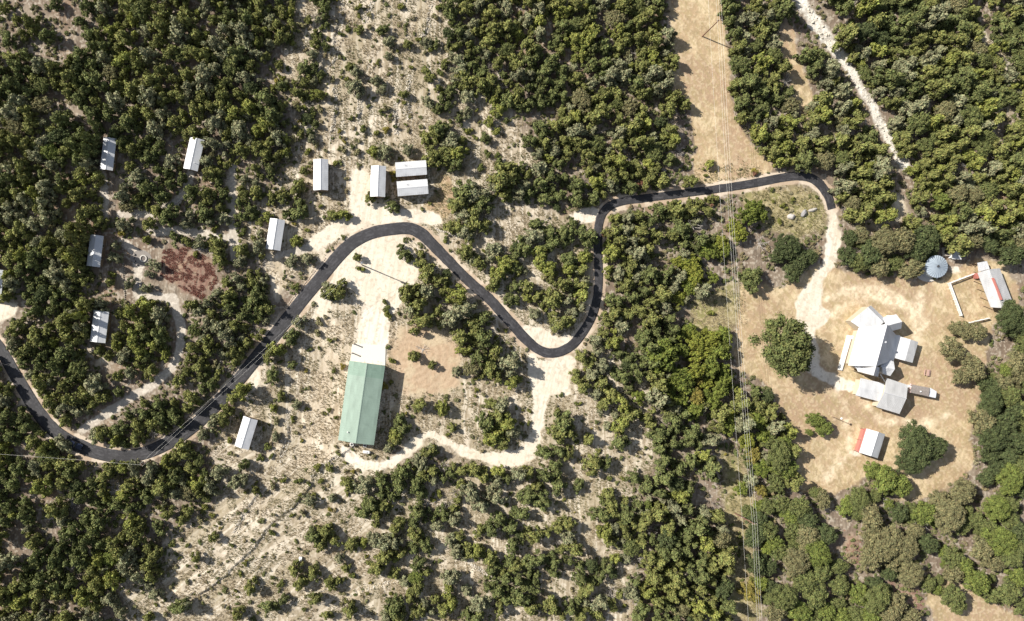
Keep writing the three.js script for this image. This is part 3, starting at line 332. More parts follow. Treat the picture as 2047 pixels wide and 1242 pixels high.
crowns(1020, 822, 'Y', [[1290, 90, 50, 1], [1400, 180, 50, 0], [1440, 260, 45, 2], [1490, 340, 50, 3], [1370, 460, 40, 1], [1480, 560, 40, 3], [1300, 20, 40, 0], [1460, 60, 45, 1], [1500, 140, 50, 1], [1480, 470, 35, 2], [1420, 1070, 60, 2], [1480, 1020, 45, 1], [1520, 800, 40, 1]]);

for (const [px, py, r] of [[1276, 372, 8], [1284, 364, 6], [1424, 407, 8], [1512, 346, 7], [1206, 470, 5], [1212, 610, 5], [1292, 655, 5], [985, 570, 5]]) trees.push({ px, py, r, kind: 'S', tone: 4, traced: true });
for (const [px, py, r] of [[190, 286, 15], [186, 312, 14], [182, 336, 13], [206, 262, 13], [168, 480, 18], [166, 504, 17], [162, 528, 15], [180, 460, 14], [174, 634, 14], [168, 656, 14], [192, 608, 13], [162, 680, 13]]) trees.push({ px, py, r, kind: 'J', tall: 2.3, traced: true });
// closed woodland: outline, kind, crown radius range (px), how closed
const WOODS = [
  [[[575, -20], [665, -20], [645, 120], [630, 300], [560, 330], [590, 200]], 'J', 5, 11, 0.3], [[[880, -20], [930, -20], [960, 120], [1000, 200], [1050, 330], [980, 400], [900, 300], [850, 200], [900, 100]], 'J', 6, 12, 0.35],
  [[[195, -30], [545, -30], [530, 60], [505, 120], [520, 180], [505, 240], [520, 300], [470, 320], [420, 270], [300, 262], [240, 268], [200, 262], [190, 320], [200, 345], [170, 360], [150, 420], [-30, 420], [-30, 110], [60, 105], [110, 125], [190, 90]], 'J', 11, 19, 0.05],
  [[[545, -20], [600, -20], [590, 60], [600, 150], [570, 250], [560, 330], [520, 300], [505, 240], [520, 180], [505, 120]], 'J', 7, 13, 0.35],
  [[[-30, 380], [150, 400], [160, 440], [210, 450], [205, 480], [175, 520], [180, 560], [120, 560], [100, 600], [40, 590], [-30, 580]], 'J', 11, 19, 0.1],
  [[[150, 400], [200, 350], [240, 280], [360, 270], [420, 280], [470, 320], [520, 300], [560, 330], [540, 420], [530, 520], [540, 600], [440, 640], [400, 640], [360, 600], [440, 560], [420, 500], [330, 470], [220, 450]], 'J', 7, 15, 0.3],
  [[[40, 590], [120, 560], [180, 560], [180, 610], [170, 690], [120, 670], [60, 640]], 'J', 8, 15, 0.2],
  [[[-30, 640], [40, 645], [90, 668], [150, 690], [185, 745], [225, 800], [210, 828], [165, 850], [120, 855], [85, 820], [60, 775], [35, 735], [10, 700], [-30, 660]], 'J', 10, 18, 0.06],
  [[[235, 615], [280, 605], [340, 620], [345, 680], [330, 720], [290, 750], [250, 720], [225, 690]], 'J', 11, 18, 0.08],
  [[[190, 872], [250, 825], [310, 795], [345, 765], [365, 700], [375, 660], [420, 630], [520, 600], [540, 620], [530, 660], [495, 700], [460, 740], [420, 790], [380, 830], [330, 865], [290, 880], [230, 888]], 'J', 9, 16, 0.1],
  [[[380, 480], [440, 500], [520, 520], [535, 590], [480, 640], [400, 640], [420, 600], [440, 560]], 'J', 8, 15, 0.35],
  [[[-30, 920], [100, 905], [180, 935], [300, 945], [380, 905], [440, 950], [430, 1000], [330, 990], [340, 1050], [300, 1080], [310, 1130], [240, 1160], [200, 1200], [180, 1270], [-30, 1270]], 'J', 10, 18, 0.12],
  [[[-30, 720], [5, 735], [45, 800], [80, 850], [120, 890], [90, 905], [-30, 910]], 'J', 11, 18, 0.15],
  [[[905, -30], [1340, -30], [1325, 20], [1345, 80], [1355, 130], [1330, 170], [1368, 200], [1375, 300], [1370, 350], [1300, 385], [1240, 388], [1200, 400], [1120, 420], [1080, 400], [1075, 330], [1060, 300], [1035, 230], [1000, 220], [995, 160], [960, 190], [930, 170], [905, 130], [920, 80]], 'J', 10, 17, 0.05],
  [[[1000, 330], [1075, 340], [1090, 420], [1060, 410], [1020, 400], [980, 370]], 'J', 9, 15, 0.2],
  [[[1452, -30], [1575, -30], [1590, 30], [1555, 40], [1550, 100], [1575, 160], [1590, 230], [1595, 270], [1625, 325], [1555, 325], [1515, 290], [1485, 255], [1462, 180]], 'J', 10, 17, 0.03],
  [[[1650, -30], [2080, -30], [2080, 520], [1990, 505], [1950, 490], [1890, 485], [1860, 500], [1820, 460], [1845, 410], [1825, 340], [1805, 290], [1770, 215], [1715, 130], [1680, 70]], 'J', 11, 19, 0.09],
  [[[1600, 70], [1640, 110], [1700, 180], [1735, 250], [1770, 330], [1790, 400], [1770, 435], [1700, 440], [1680, 410], [1660, 350], [1630, 330], [1625, 250], [1605, 230], [1645, 170], [1605, 110]], 'J', 11, 18, 0.08],
  [[[1060, 445], [1110, 445], [1150, 450], [1185, 455], [1184, 500], [1182, 590], [1160, 625], [1120, 640], [1080, 620], [1040, 600], [1020, 560], [1020, 500]], 'J', 9, 15, 0.35],
  [[[1212, 440], [1300, 408], [1440, 395], [1450, 500], [1440, 560], [1350, 630], [1330, 800], [1200, 800], [1150, 740], [1190, 700], [1212, 640], [1215, 560]], 'J', 10, 17, 0.16],
  [[[1335, 640], [1380, 650], [1450, 670], [1465, 760], [1440, 810], [1330, 800]], 'Y', 11, 18, 0.15],
  [[[1190, 800], [1440, 800], [1425, 900], [1435, 1000], [1455, 1100], [1450, 1280], [1270, 1280], [1250, 1100], [1290, 1010], [1320, 930], [1300, 850]], 'J', 10, 17, 0.04],
  [[[1060, 940], [1120, 940], [1180, 970], [1250, 1000], [1290, 1010], [1280, 1100], [1240, 1200], [1150, 1280], [1000, 1280], [980, 1150], [1010, 1080], [1040, 1000]], 'J', 9, 15, 0.32],
  [[[720, 960], [800, 910], [900, 930], [1000, 940], [1040, 950], [1030, 1080], [960, 1130], [900, 1200], [850, 1280], [760, 1280], [790, 1150], [750, 1080], [740, 1000]], 'J', 8, 14, 0.5],
  [[[1475, 780], [1530, 775], [1560, 820], [1590, 900], [1580, 980], [1500, 980], [1485, 900]], 'J', 11, 18, 0.08],
  [[[1490, 1000], [1600, 1000], [1720, 980], [1800, 1010], [1880, 980], [1960, 1000], [1990, 950], [2080, 900], [2080, 1240], [1950, 1180], [1880, 1150], [1850, 1270], [1510, 1280], [1500, 1100]], 'O', 12, 20, 0.48],
  [[[1975, 770], [2010, 720], [2080, 640], [2080, 960], [1990, 960], [1960, 900], [1960, 830]], 'O', 13, 22, 0.12],
  [[[838, 525], [880, 535], [915, 562], [945, 600], [980, 640], [1005, 680], [1025, 720], [1000, 760], [945, 752], [925, 700], [905, 655], [860, 650], [818, 640], [810, 595]], 'J', 12, 20, 0.02],
  [[[905, 372], [950, 372], [985, 400], [975, 450], [940, 472], [895, 458]], 'J', 12, 18, 0.02],
  [[[1150, 740], [1200, 760], [1240, 830], [1200, 830], [1160, 800]], 'J', 9, 15, 0.2],
  [[[1690, 470], [1760, 465], [1850, 470], [1870, 500], [1840, 545], [1760, 545], [1700, 540], [1680, 520]], 'O', 12, 20, 0.1],
];
const OPENWAYS = [[[345, 590], [352, 620], [362, 660], [358, 700], [345, 735], [310, 765], [270, 790], [220, 822], [165, 858]], [[1062, 715], [1075, 760], [1076, 810], [1070, 870], [1045, 908], [1000, 918], [950, 912], [900, 888], [850, 866], [820, 893], [785, 928], [730, 934], [690, 908]], [[1600, 560], [1655, 520], [1668, 470], [1664, 430]], [[545, 508], [553, 550], [557, 596]]];
const KEEPOUT = [
  [[225, 478], [320, 470], [330, 500], [430, 500], [440, 600], [360, 600], [300, 600], [240, 598]], [[202, 262], [238, 268], [232, 350], [198, 350]], [[362, 268], [412, 272], [408, 350], [360, 346]], [[183, 466], [222, 466], [214, 542], [178, 540]], [[180, 612], [226, 612], [218, 692], [176, 692]],
  [[1640, 470], [1680, 470], [1690, 480], [1655, 560]], [[5, 600], [40, 600], [40, 640], [5, 640]], [[1870, 485], [1945, 485], [1945, 530], [1870, 560]], [[1945, 515], [2040, 520], [2035, 615], [1980, 620]], [[1450, 0], [1400, 0], [1400, 60], [1450, 60]],
];
const FORCE_CLEAR = [...CALICHE, ...MOWN, ...KEEPOUT];
const onRoad = (px, py, extra) => { const x = X(px), z = Z(py); for (let i = 0; i < roadLine.length; i += 1) { const p = roadLine[i]; if (Math.abs(p.x - x) < 8 && Math.abs(p.z - z) < 8 && Math.hypot(p.x - x, p.z - z) < p.w / 2 + extra / PPM) return true; } return false; };
const nearLine = (line, px, py, extra) => { for (let i = 0; i + 1 < line.length; i++) { const [ax, ay, w = 8] = line[i], [bx, by] = line[i + 1], dx = bx - ax, dy = by - ay, t = Math.min(1, Math.max(0, ((px - ax) * dx + (py - ay) * dy) / (dx * dx + dy * dy))); if (Math.hypot(px - ax - t * dx, py - ay - t * dy) < w / 2 + extra) return true; } return false; };
{
  for (let i = trees.length - 1; i >= 0; i--) { const t = trees[i]; if (OPENWAYS.some((l) => nearLine(l, t.px, t.py, Math.min(t.r * 1.1, 19)))) trees.splice(i, 1); }
  const cells = new Map(), key = (x, y) => Math.floor(x / 30) * 4096 + Math.floor(y / 30), addCell = (t) => { const k = key(t.px + 300, t.py + 300); if (!cells.has(k)) cells.set(k, []); cells.get(k).push(t); };
  trees.forEach(addCell);
  const clash = (px, py, r, f) => { for (let a = -1; a <= 1; a++) for (let b = -1; b <= 1; b++) for (const t of cells.get(key(px + 300 + a * 30, py + 300 + b * 30)) ?? []) if (Math.hypot(t.px - px, t.py - py) < f * (Math.min(t.r, 26) + r)) return true; return false; };
  for (const [poly, kind, r0, r1, open] of WOODS) {
    const xs = poly.map((p) => p[0]), ys = poly.map((p) => p[1]), x0 = Math.min(...xs), x1 = Math.max(...xs), y0 = Math.min(...ys), y1 = Math.max(...ys), tries = (x1 - x0) * (y1 - y0) / 28;
    for (let i = 0; i < tries; i++) {
      const px = R(x0, x1), py = R(y0, y1), q = i / tries, r = lerp(r1 * 1.2, r0 * 0.62, Math.pow(q, 0.75)) * R(0.8, 1.2);
      if (!inPoly(poly, px, py)) continue;
      if (fbm(px / 38, py / 38, 91, 2) < 0.315 + open * 0.6) continue;
      if (FORCE_CLEAR.some((p) => inPoly(p, px, py)) || onRoad(px, py, r * 0.75) || nearLine(CREEK, px, py, r * 0.5) || PATHS.some((p) => nearLine(p, px, py, r * 0.55)) || OPENWAYS.some((p) => nearLine(p, px, py, r + 6))) continue;
      if (clash(px, py, r, 0.64)) continue;
      const t = { px, py, r, kind: rnd() < 0.11 && r < 15 ? 'B' : kind === 'J' && rnd() < (px > 1600 ? 0.14 : 0.06) ? 'O' : kind, traced: false };
      trees.push(t); addCell(t);
    }
  }
  // scattered small growth on the open slopes
  for (let i = 0; i < 5200; i++) {
    const px = R(-10, 2057), py = R(-10, 1252), [mx, my] = toM(px, py), p = paleAt[Math.min(MH - 1, Math.max(0, my | 0)) * MW + Math.min(MW - 1, Math.max(0, mx | 0))], r = R(2.2, 6.5);
    if (p < 0.6 || rnd() > 0.5 || fbm(px / 60, py / 60, 17, 2) < 0.40 || onRoad(px, py, 6) || FORCE_CLEAR.some((q) => inPoly(q, px, py)) || clash(px, py, r, 0.8)) continue;
    trees.push({ px, py, r, kind: 'S', traced: false });
  }
}
const ZONES = [
  [(x, y) => x < 560 && y < 270, 'in the closed wood behind the forest cabins'], [(x, y) => x < 1040 && y < 310, 'on the pale ledge slope behind the white cabins'], [(x, y) => x < 560 && y < 640, 'between the forest cabins and the fire pit'],
  [(x, y) => x < 560 && y < 890 && x + (y - 640) * 0.75 < 545, 'between the footpath and the asphalt lane'], [(x, y) => x < 460, 'in the wood across the lane from the footpath'], [(x, y) => x < 1000 && y < 480, 'around the row of white cabins'],
  [(x, y) => x < 700 && y < 945, 'beside the lane near the green-roofed barn'], [(x, y) => x < 1060 && y < 930, 'beside the mown field and green-roofed barn'], [(x, y) => x < 1195 && y > 440 && y < 720, 'on the plot inside the lane hairpin'],
  [(x, y) => x < 1400 && y < 440, 'in the wood beside the cleared power line strip'], [(x, y) => x < 1060, 'on the scrubby slope beyond the propane tank'], [(x, y) => x < 1470 && y > 400 && y < 830, 'in the wood between the hairpin and the power wires'], [(x, y) => x < 1470, 'in the broad wood beside the lower power pole'],
  [(x, y) => x < 1640 && y < 480, 'between the power wires and the dry creek'], [(x, y) => y < 480, 'in the wood along the dry white creek bed'], [(x, y) => y < 950 && x > 1590 && x < 1960, 'standing in the farmyard grass'], [(x, y) => y < 950, 'along the edge of the farmyard'], [() => true, 'in the oak wood beyond the red-fronted shed'],
];
const SIZE = { B: [1.6, 2.2], J: [2.1, 2.9], O: [3.4, 5], Y: [2.4, 3.2], S: [0.75, 1.25] };
const used = { J: 0, O: 0, Y: 0, S: 0, B: 0 };
trees.sort((a, b) => b.r - a.r);
const rest = [];
const placeOf = (t) => {
  const K = KINDS[t.kind], r = t.r / PPM, h = K.lift * r, x = X(t.px, h), z = Z(t.py, h);
  return { x, z, y: groundY(x, z), r, turn: R(0, 6.283), sy: R(0.85, 1.2) * (t.kind === 'S' ? 1 : t.traced && t.px > 560 ? 1.12 : t.px < 540 && t.py < 900 ? 1.25 : t.px > 1290 && t.px < 1470 && t.py > 600 ? 1.6 : t.kind === 'O' ? 1.1 : 1.28) * (t.tall ?? 1), wx: R(0.82, 1.2), tone: t.tone ?? (fbm(t.px / 60, t.py / 60, 55, 2) < 0.40 ? 1 : rnd() < 0.3 ? 2 : rnd() < 0.18 ? 3 : 0), crown: Math.floor(rnd() * K.crowns.length) };
};
for (const t of trees) {
  const K = KINDS[t.kind], p = placeOf(t), big = K.big && p.r > 4.2, inFrame = t.px > 0 && t.px < 2047 && t.py > 0 && t.py < 1242;
  if (!inFrame || used[t.kind] >= 290) { rest.push([t, p]); continue; }
  used[t.kind]++;
  const r = p.r, size = r < SIZE[t.kind][0] ? 'small' : r < SIZE[t.kind][1] ? 'mid-sized' : 'large', zone = ZONES.find(([f]) => f(t.px, t.py))[1];
  const g = thing(K.name, `${size} ${K.tones[p.tone][0]} ${K.word} ${zone}`, K.category, p.x, p.z, p.turn, `${K.word}s ${zone}`);
  g.scale.set(r * p.wx, r * p.sy, r / p.wx);
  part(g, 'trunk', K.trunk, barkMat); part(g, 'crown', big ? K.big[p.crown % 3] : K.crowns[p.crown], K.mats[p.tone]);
}
{
  const wood = new THREE.Group(); wood.name = 'woodland'; wood.userData.kind = 'stuff'; wood.userData.label = 'mass of juniper and oak crowns closing the woods'; scene.add(wood);
  const m4 = new THREE.Matrix4(), q = new THREE.Quaternion(), up = new THREE.Vector3(0, 1, 0), c = new THREE.Color();
  for (const [kind, K] of Object.entries(KINDS)) {
    const all = rest.filter(([t]) => t.kind === kind);
    const fill = (list, geo, material, name, coloured) => {
      if (!list.length) return;
      const im = new THREE.InstancedMesh(geo, material, list.length); im.name = name; im.userData.kind = 'stuff'; im.castShadow = im.receiveShadow = true;
      list.forEach(([, p], i) => { m4.compose(new THREE.Vector3(p.x, p.y, p.z), q.setFromAxisAngle(up, p.turn), new THREE.Vector3(p.r * p.wx, p.r * p.sy, p.r / p.wx)); im.setMatrixAt(i, m4); if (coloured) { const [, r, g, b] = K.tones[p.tone], v = R(0.85, 1.15); im.setColorAt(i, c.setRGB(r * v, g * v, b * v)); } });
      wood.add(im);
    };
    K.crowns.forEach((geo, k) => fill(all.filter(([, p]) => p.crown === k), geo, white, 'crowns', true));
    fill(all, K.trunk, barkMat, 'trunks', false);
  }
}
// low brush under and between the trees
{
  const K = KINDS.S, brush = new THREE.Group(); brush.name = 'underbrush'; brush.userData.kind = 'stuff'; brush.userData.label = 'low scrubby underbrush filling gaps between trees'; scene.add(brush);
  const clear = [...FORCE_CLEAR, ...TAN, ...BARE.slice(0, 2), ...RED.slice(0, 1)], lists = K.crowns.map(() => []);
  for (let i = 0, n = 0; i < 90000 && n < 15000; i++) {
    const px = R(-40, 2087), py = R(-40, 1282), [mx, my] = toM(px, py), open = paleAt[(my | 0) * MW + (mx | 0)];
    if (rnd() < open * 0.93 || fbm(px / 26, py / 26, 47, 2) < 0.42 || onRoad(px, py, 5) || nearLine(CREEK, px, py, 2) || PATHS.some((p) => nearLine(p, px, py, 5)) || OPENWAYS.some((p) => nearLine(p, px, py, 7)) || clear.some((p) => inPoly(p, px, py))) continue;
    lists[n++ % lists.length].push([X(px), Z(py)]);
  }
  const m4 = new THREE.Matrix4(), q = new THREE.Quaternion(), up = new THREE.Vector3(0, 1, 0), c = new THREE.Color(), tints = [[0.20, 0.20, 0.10], [0.16, 0.17, 0.065], [0.27, 0.24, 0.16], [0.24, 0.20, 0.12], [0.13, 0.15, 0.055]];
  lists.forEach((list, k) => {
    const im = new THREE.InstancedMesh(K.crowns[k], white, list.length); im.name = 'brush'; im.userData.kind = 'stuff'; im.castShadow = im.receiveShadow = true;
    list.forEach(([x, z], i) => { const s = R(0.3, 0.95), v = R(0.8, 1.2), t = tints[Math.floor(rnd() * tints.length)]; m4.compose(new THREE.Vector3(x, groundY(x, z) - 0.1, z), q.setFromAxisAngle(up, R(0, 6.28)), new THREE.Vector3(s * R(0.8, 1.3), s * R(0.6, 1.1), s)); im.setMatrixAt(i, m4); im.setColorAt(i, c.setRGB(t[0] * v, t[1] * v, t[2] * v)); });
    brush.add(im);
  });
}
// dead, bare trees and brush
function branchGeo(n, r, h, low) {
  const l = [];
  const grow = (p, d, len, th, depth) => { const e = [p[0] + d[0] * len, Math.max(0.05, p[1] + d[1] * len), p[2] + d[2] * len]; l.push(rod(p, e, th, th * 0.55, 4)); if (depth > 0) for (let k = 0; k < 3; k++) { const q = new THREE.Vector3(d[0] + R(-0.7, 0.7), d[1] + R(-0.35, 0.45), d[2] + R(-0.7, 0.7)).normalize(); grow(e, q.toArray(), len * R(0.5, 0.75), th * 0.55, depth - 1); } };
  for (let i = 0; i < n; i++) { const a = i * 6.283 / n + R(-0.4, 0.4), d = new THREE.Vector3(Math.cos(a), low ? R(0.05, 0.3) : R(0.5, 1.1), Math.sin(a)).normalize(); grow([0, low ? 0.15 : h * 0.3, 0], d.toArray(), r * R(0.4, 0.6), 0.09, 2); }
  if (!low) l.push(rod([0, -0.2, 0], [0, h * 0.5, 0], 0.16, 0.1, 6));
  return merge(l);
}
for (const [px, py, r, low, where] of [[1385, 453, 3.6, 0, 'in the wood below the asphalt lane'], [1841, 1036, 3.4, 0, 'between the tan oaks'], [1940, 95, 4, 0, 'in the wood along the dry creek'], [1520, 486, 2.6, 0, 'under the power wires'], [1050, 665, 0.1, 0, ''], [1405, 710, 2.2, 0, 'beside the grass under the power wires'], [1770, 1007, 2, 0, 'by the dark round shrub'], [1690, 255, 2, 0, 'beside the dry white creek bed'], [855, 1010, 2.5, 1, 'lying as a brush heap below the barn'], [1172, 380, 2.4, 0, 'at the lane edge near the gravel apron'], [845, 700, 2, 1, 'lying in the mown field']]) {
  if (!where) continue;
  const g = thing('dead_tree', `bare grey dead tree ${where}`, 'dead tree', X(px, 1.5), Z(py, 1.5), R(0, 6), 'bare dead trees');
  part(g, 'branches', branchGeo(7, r, 3.2, low), deadMat);
}
for (const [px, py, r, label] of [[228, 982, 4.2, 'grey-brown heap of cut brush in the dark wood'], [146, 1000, 2.6, 'small grey brush heap among dark junipers'], [403, 497, 2, 'grey brush heap beside the red leaf litter'], [1545, 1005, 2, 'pale brush heap near the lower power pole']]) {
  const g = thing('brush_pile', label, 'brush pile', X(px), Z(py), R(0, 6));
  part(g, 'branches', merge(Array.from({ length: 60 }, () => { const a = R(-0.5, 0.5) + (rnd() < 0.3 ? 1.4 : 0.3), q = R(0, r * 0.8), b = R(0, 6.28), cx = Math.cos(b) * q, cz = Math.sin(b) * q * 0.6, L = R(0.8, 2.2), y = R(0.1, 0.9) * (1 - q / r); return rod([cx - Math.cos(a) * L, y, cz - Math.sin(a) * L], [cx + Math.cos(a) * L, y + R(-0.1, 0.3), cz + Math.sin(a) * L], R(0.03, 0.08), 0.02, 4); })), deadMat);
}

// ---------------------------------------------------------------- ground cover that nobody counts
{
  const blades = []; for (let i = 0; i < 9; i++) { const a = R(0, 6.28), s = R(0.3, 1), L = R(0.7, 1.2), dx = Math.cos(a), dz = Math.sin(a), w = 0.16; blades.push([[dx * 0.1 - dz * w, 0, dz * 0.1 + dx * w], [dx * 0.1 + dz * w, 0, dz * 0.1 - dx * w], [dx * s * 0.9, L, dz * s * 0.9]]); }
  const g = new THREE.BufferGeometry(); g.setAttribute('position', new THREE.Float32BufferAttribute(blades.flat(2), 3)); g.computeVertexNormals();
  const list = [];
  for (let i = 0; i < 700000 && list.length < 150000; i++) { const px = R(-60, 2107), py = R(-60, 1302), [mx, my] = toM(px, py), p = paleAt[(my | 0) * MW + (mx | 0)]; if (p < 0.15 || rnd() > p * 1.1 || fbm(px / 14, py / 14, 27, 2) < 0.4) continue; list.push([X(px), Z(py)]); }
  const im = new THREE.InstancedMesh(g, new THREE.MeshStandardMaterial({ color: lin(1, 1, 1), roughness: 1, side: THREE.DoubleSide }), list.length); im.name = 'dry_grass'; im.userData.kind = 'stuff'; im.userData.label = 'dry grass tufts dotting the pale slopes'; im.castShadow = im.receiveShadow = true;
  const m4 = new THREE.Matrix4(), q = new THREE.Quaternion(), up = new THREE.Vector3(0, 1, 0), c = new THREE.Color();
  list.forEach(([x, z], i) => { const s = R(0.11, 0.33), v = R(0.62, 1.08), green = fbm(x / 9, z / 9, 33, 2) > 0.55 ? 1 : 0; m4.compose(new THREE.Vector3(x, groundY(x, z) - 0.02, z), q.setFromAxisAngle(up, R(0, 6.28)), new THREE.Vector3(s, s * R(0.8, 1.6), s)); im.setMatrixAt(i, m4); im.setColorAt(i, green ? c.setRGB(0.30 * v, 0.27 * v, 0.13 * v) : c.setRGB(0.46 * v, 0.38 * v, 0.24 * v)); });
  scene.add(im);
  {
    const spots = []; for (let i = 0; i < 40000 && spots.length < 2600; i++) { const k = RED[i % 4 ? 0 : Math.floor(R(0, RED.length))], px = k[0][0] + R(-40, 120), py = k[0][1] + R(-40, 120); if (inPoly(k, px, py) && fbm(px / 9, py / 9, 19, 2) > 0.47) spots.push([X(px), Z(py)]); }
    const rb = new THREE.InstancedMesh(g, new THREE.MeshStandardMaterial({ color: lin(1, 1, 1), roughness: 1, side: THREE.DoubleSide }), spots.length); rb.name = 'red_brush_litter'; rb.userData.kind = 'stuff'; rb.userData.label = 'dead reddish juniper brush scattered on the ground'; rb.castShadow = rb.receiveShadow = true;
    spots.forEach(([x, z], i) => { const s = R(0.15, 0.5), v = R(0.5, 1.3); m4.compose(new THREE.Vector3(x, groundY(x, z) - 0.02, z), q.setFromAxisAngle(up, R(0, 6.28)), new THREE.Vector3(s, s * R(0.3, 1), s)); rb.setMatrixAt(i, m4); rb.setColorAt(i, c.setRGB(0.26 * v, 0.115 * v, 0.085 * v)); });
    scene.add(rb);
  }
  const rg = new THREE.IcosahedronGeometry(1, 0), rocks = [];
  for (let i = 0; i < 30000 && rocks.length < 5200; i++) {
    let px, py, big = 0.16;
    if (i % 9 === 0) { const s = CREEK[Math.floor(R(0, CREEK.length - 1))], e = CREEK[CREEK.indexOf(s) + 1], t = rnd(); px = lerp(s[0], e[0], t) + R(-12, 12); py = lerp(s[1], e[1], t) + R(-6, 6); big = rnd() < 0.06 ? 0.5 : 0.15; } else if (i % 3 === 1) { const l = LEDGES[Math.floor(R(0, LEDGES.length))], k = Math.floor(R(0, l.length - 1)), t = rnd(); px = lerp(l[k][0], l[k + 1][0], t) + R(-4, 6); py = lerp(l[k][1], l[k + 1][1], t) + R(-3, 3); big = 0.26; } else { px = R(0, 2047); py = R(0, 1242); const [mx, my] = toM(px, py); if (paleAt[(my | 0) * MW + (mx | 0)] < 0.6) continue; }
    rocks.push([X(px), Z(py), R(0.3, 1) * big]);
  }
  rg.computeVertexNormals();
  const rm = new THREE.InstancedMesh(rg, mat(0.58, 0.53, 0.45, 1), rocks.length); rm.name = 'limestone_rubble'; rm.userData.kind = 'stuff'; rm.userData.label = 'loose pale limestone rubble'; rm.castShadow = rm.receiveShadow = true;
  rocks.forEach(([x, z, s], i) => { m4.compose(new THREE.Vector3(x, groundY(x, z) + s * 0.2, z), q.setFromEuler(new THREE.Euler(R(0, 3), R(0, 6), R(0, 3))), new THREE.Vector3(s * R(0.8, 1.6), s * 0.7, s)); rm.setMatrixAt(i, m4); });
  scene.add(rm);
}

// ---------------------------------------------------------------- gable-roofed cabins, barn and sheds
const roofDirt = (base, amp, s) => wearTexture(256, 256, (x, y) => { const v = base + amp * (fbm(x / 30, y / 90, s, 4) - 0.5) * 2 + amp * 0.5 * (hash(x, y, s) - 0.5); return [v, v, v]; });
const metalWear = roofDirt(228, 22, 4); metalWear.repeat.set(0.12, 0.12);
const M_ROOF = mat(0.78, 0.79, 0.81, 0.5, 0.05, { map: metalWear }), M_ROOF_W = M_ROOF, M_GREY = mat(0.63, 0.63, 0.63, 0.7, 0, { map: metalWear }), M_GREEN = mat(0.33, 0.44, 0.36, 0.6, 0, { map: metalWear }), M_GREEN2 = mat(0.275, 0.40, 0.315, 0.6, 0, { map: metalWear });
const M_LOG = mat(0.28, 0.20, 0.13, 0.9), M_TANWALL = mat(0.52, 0.45, 0.35, 0.9), M_RED = mat(0.47, 0.17, 0.14, 0.85), M_WHITE = mat(0.78, 0.77, 0.74, 0.7), M_GLASS = mat(0.05, 0.06, 0.07, 0.1), M_WOOD = mat(0.33, 0.24, 0.16, 0.9), M_DARK = mat(0.06, 0.06, 0.065, 0.6), M_CONC = mat(0.60, 0.57, 0.52, 0.9), M_STONE = mat(0.38, 0.34, 0.29, 1), M_ZINC = mat(0.42, 0.49, 0.56, 0.5, 0.2), M_RUST = mat(0.20, 0.105, 0.075, 0.85), M_STEEL = mat(0.75, 0.75, 0.75, 0.4, 0.3);
function metreUV(g) { const p = g.attributes.position, u = new Float32Array(p.count * 2); for (let i = 0; i < p.count; i++) { u[i * 2] = p.getX(i) + p.getY(i) * 0.7; u[i * 2 + 1] = p.getZ(i) + p.getY(i) * 0.3; } g.setAttribute('uv', new THREE.BufferAttribute(u, 2)); return g; }
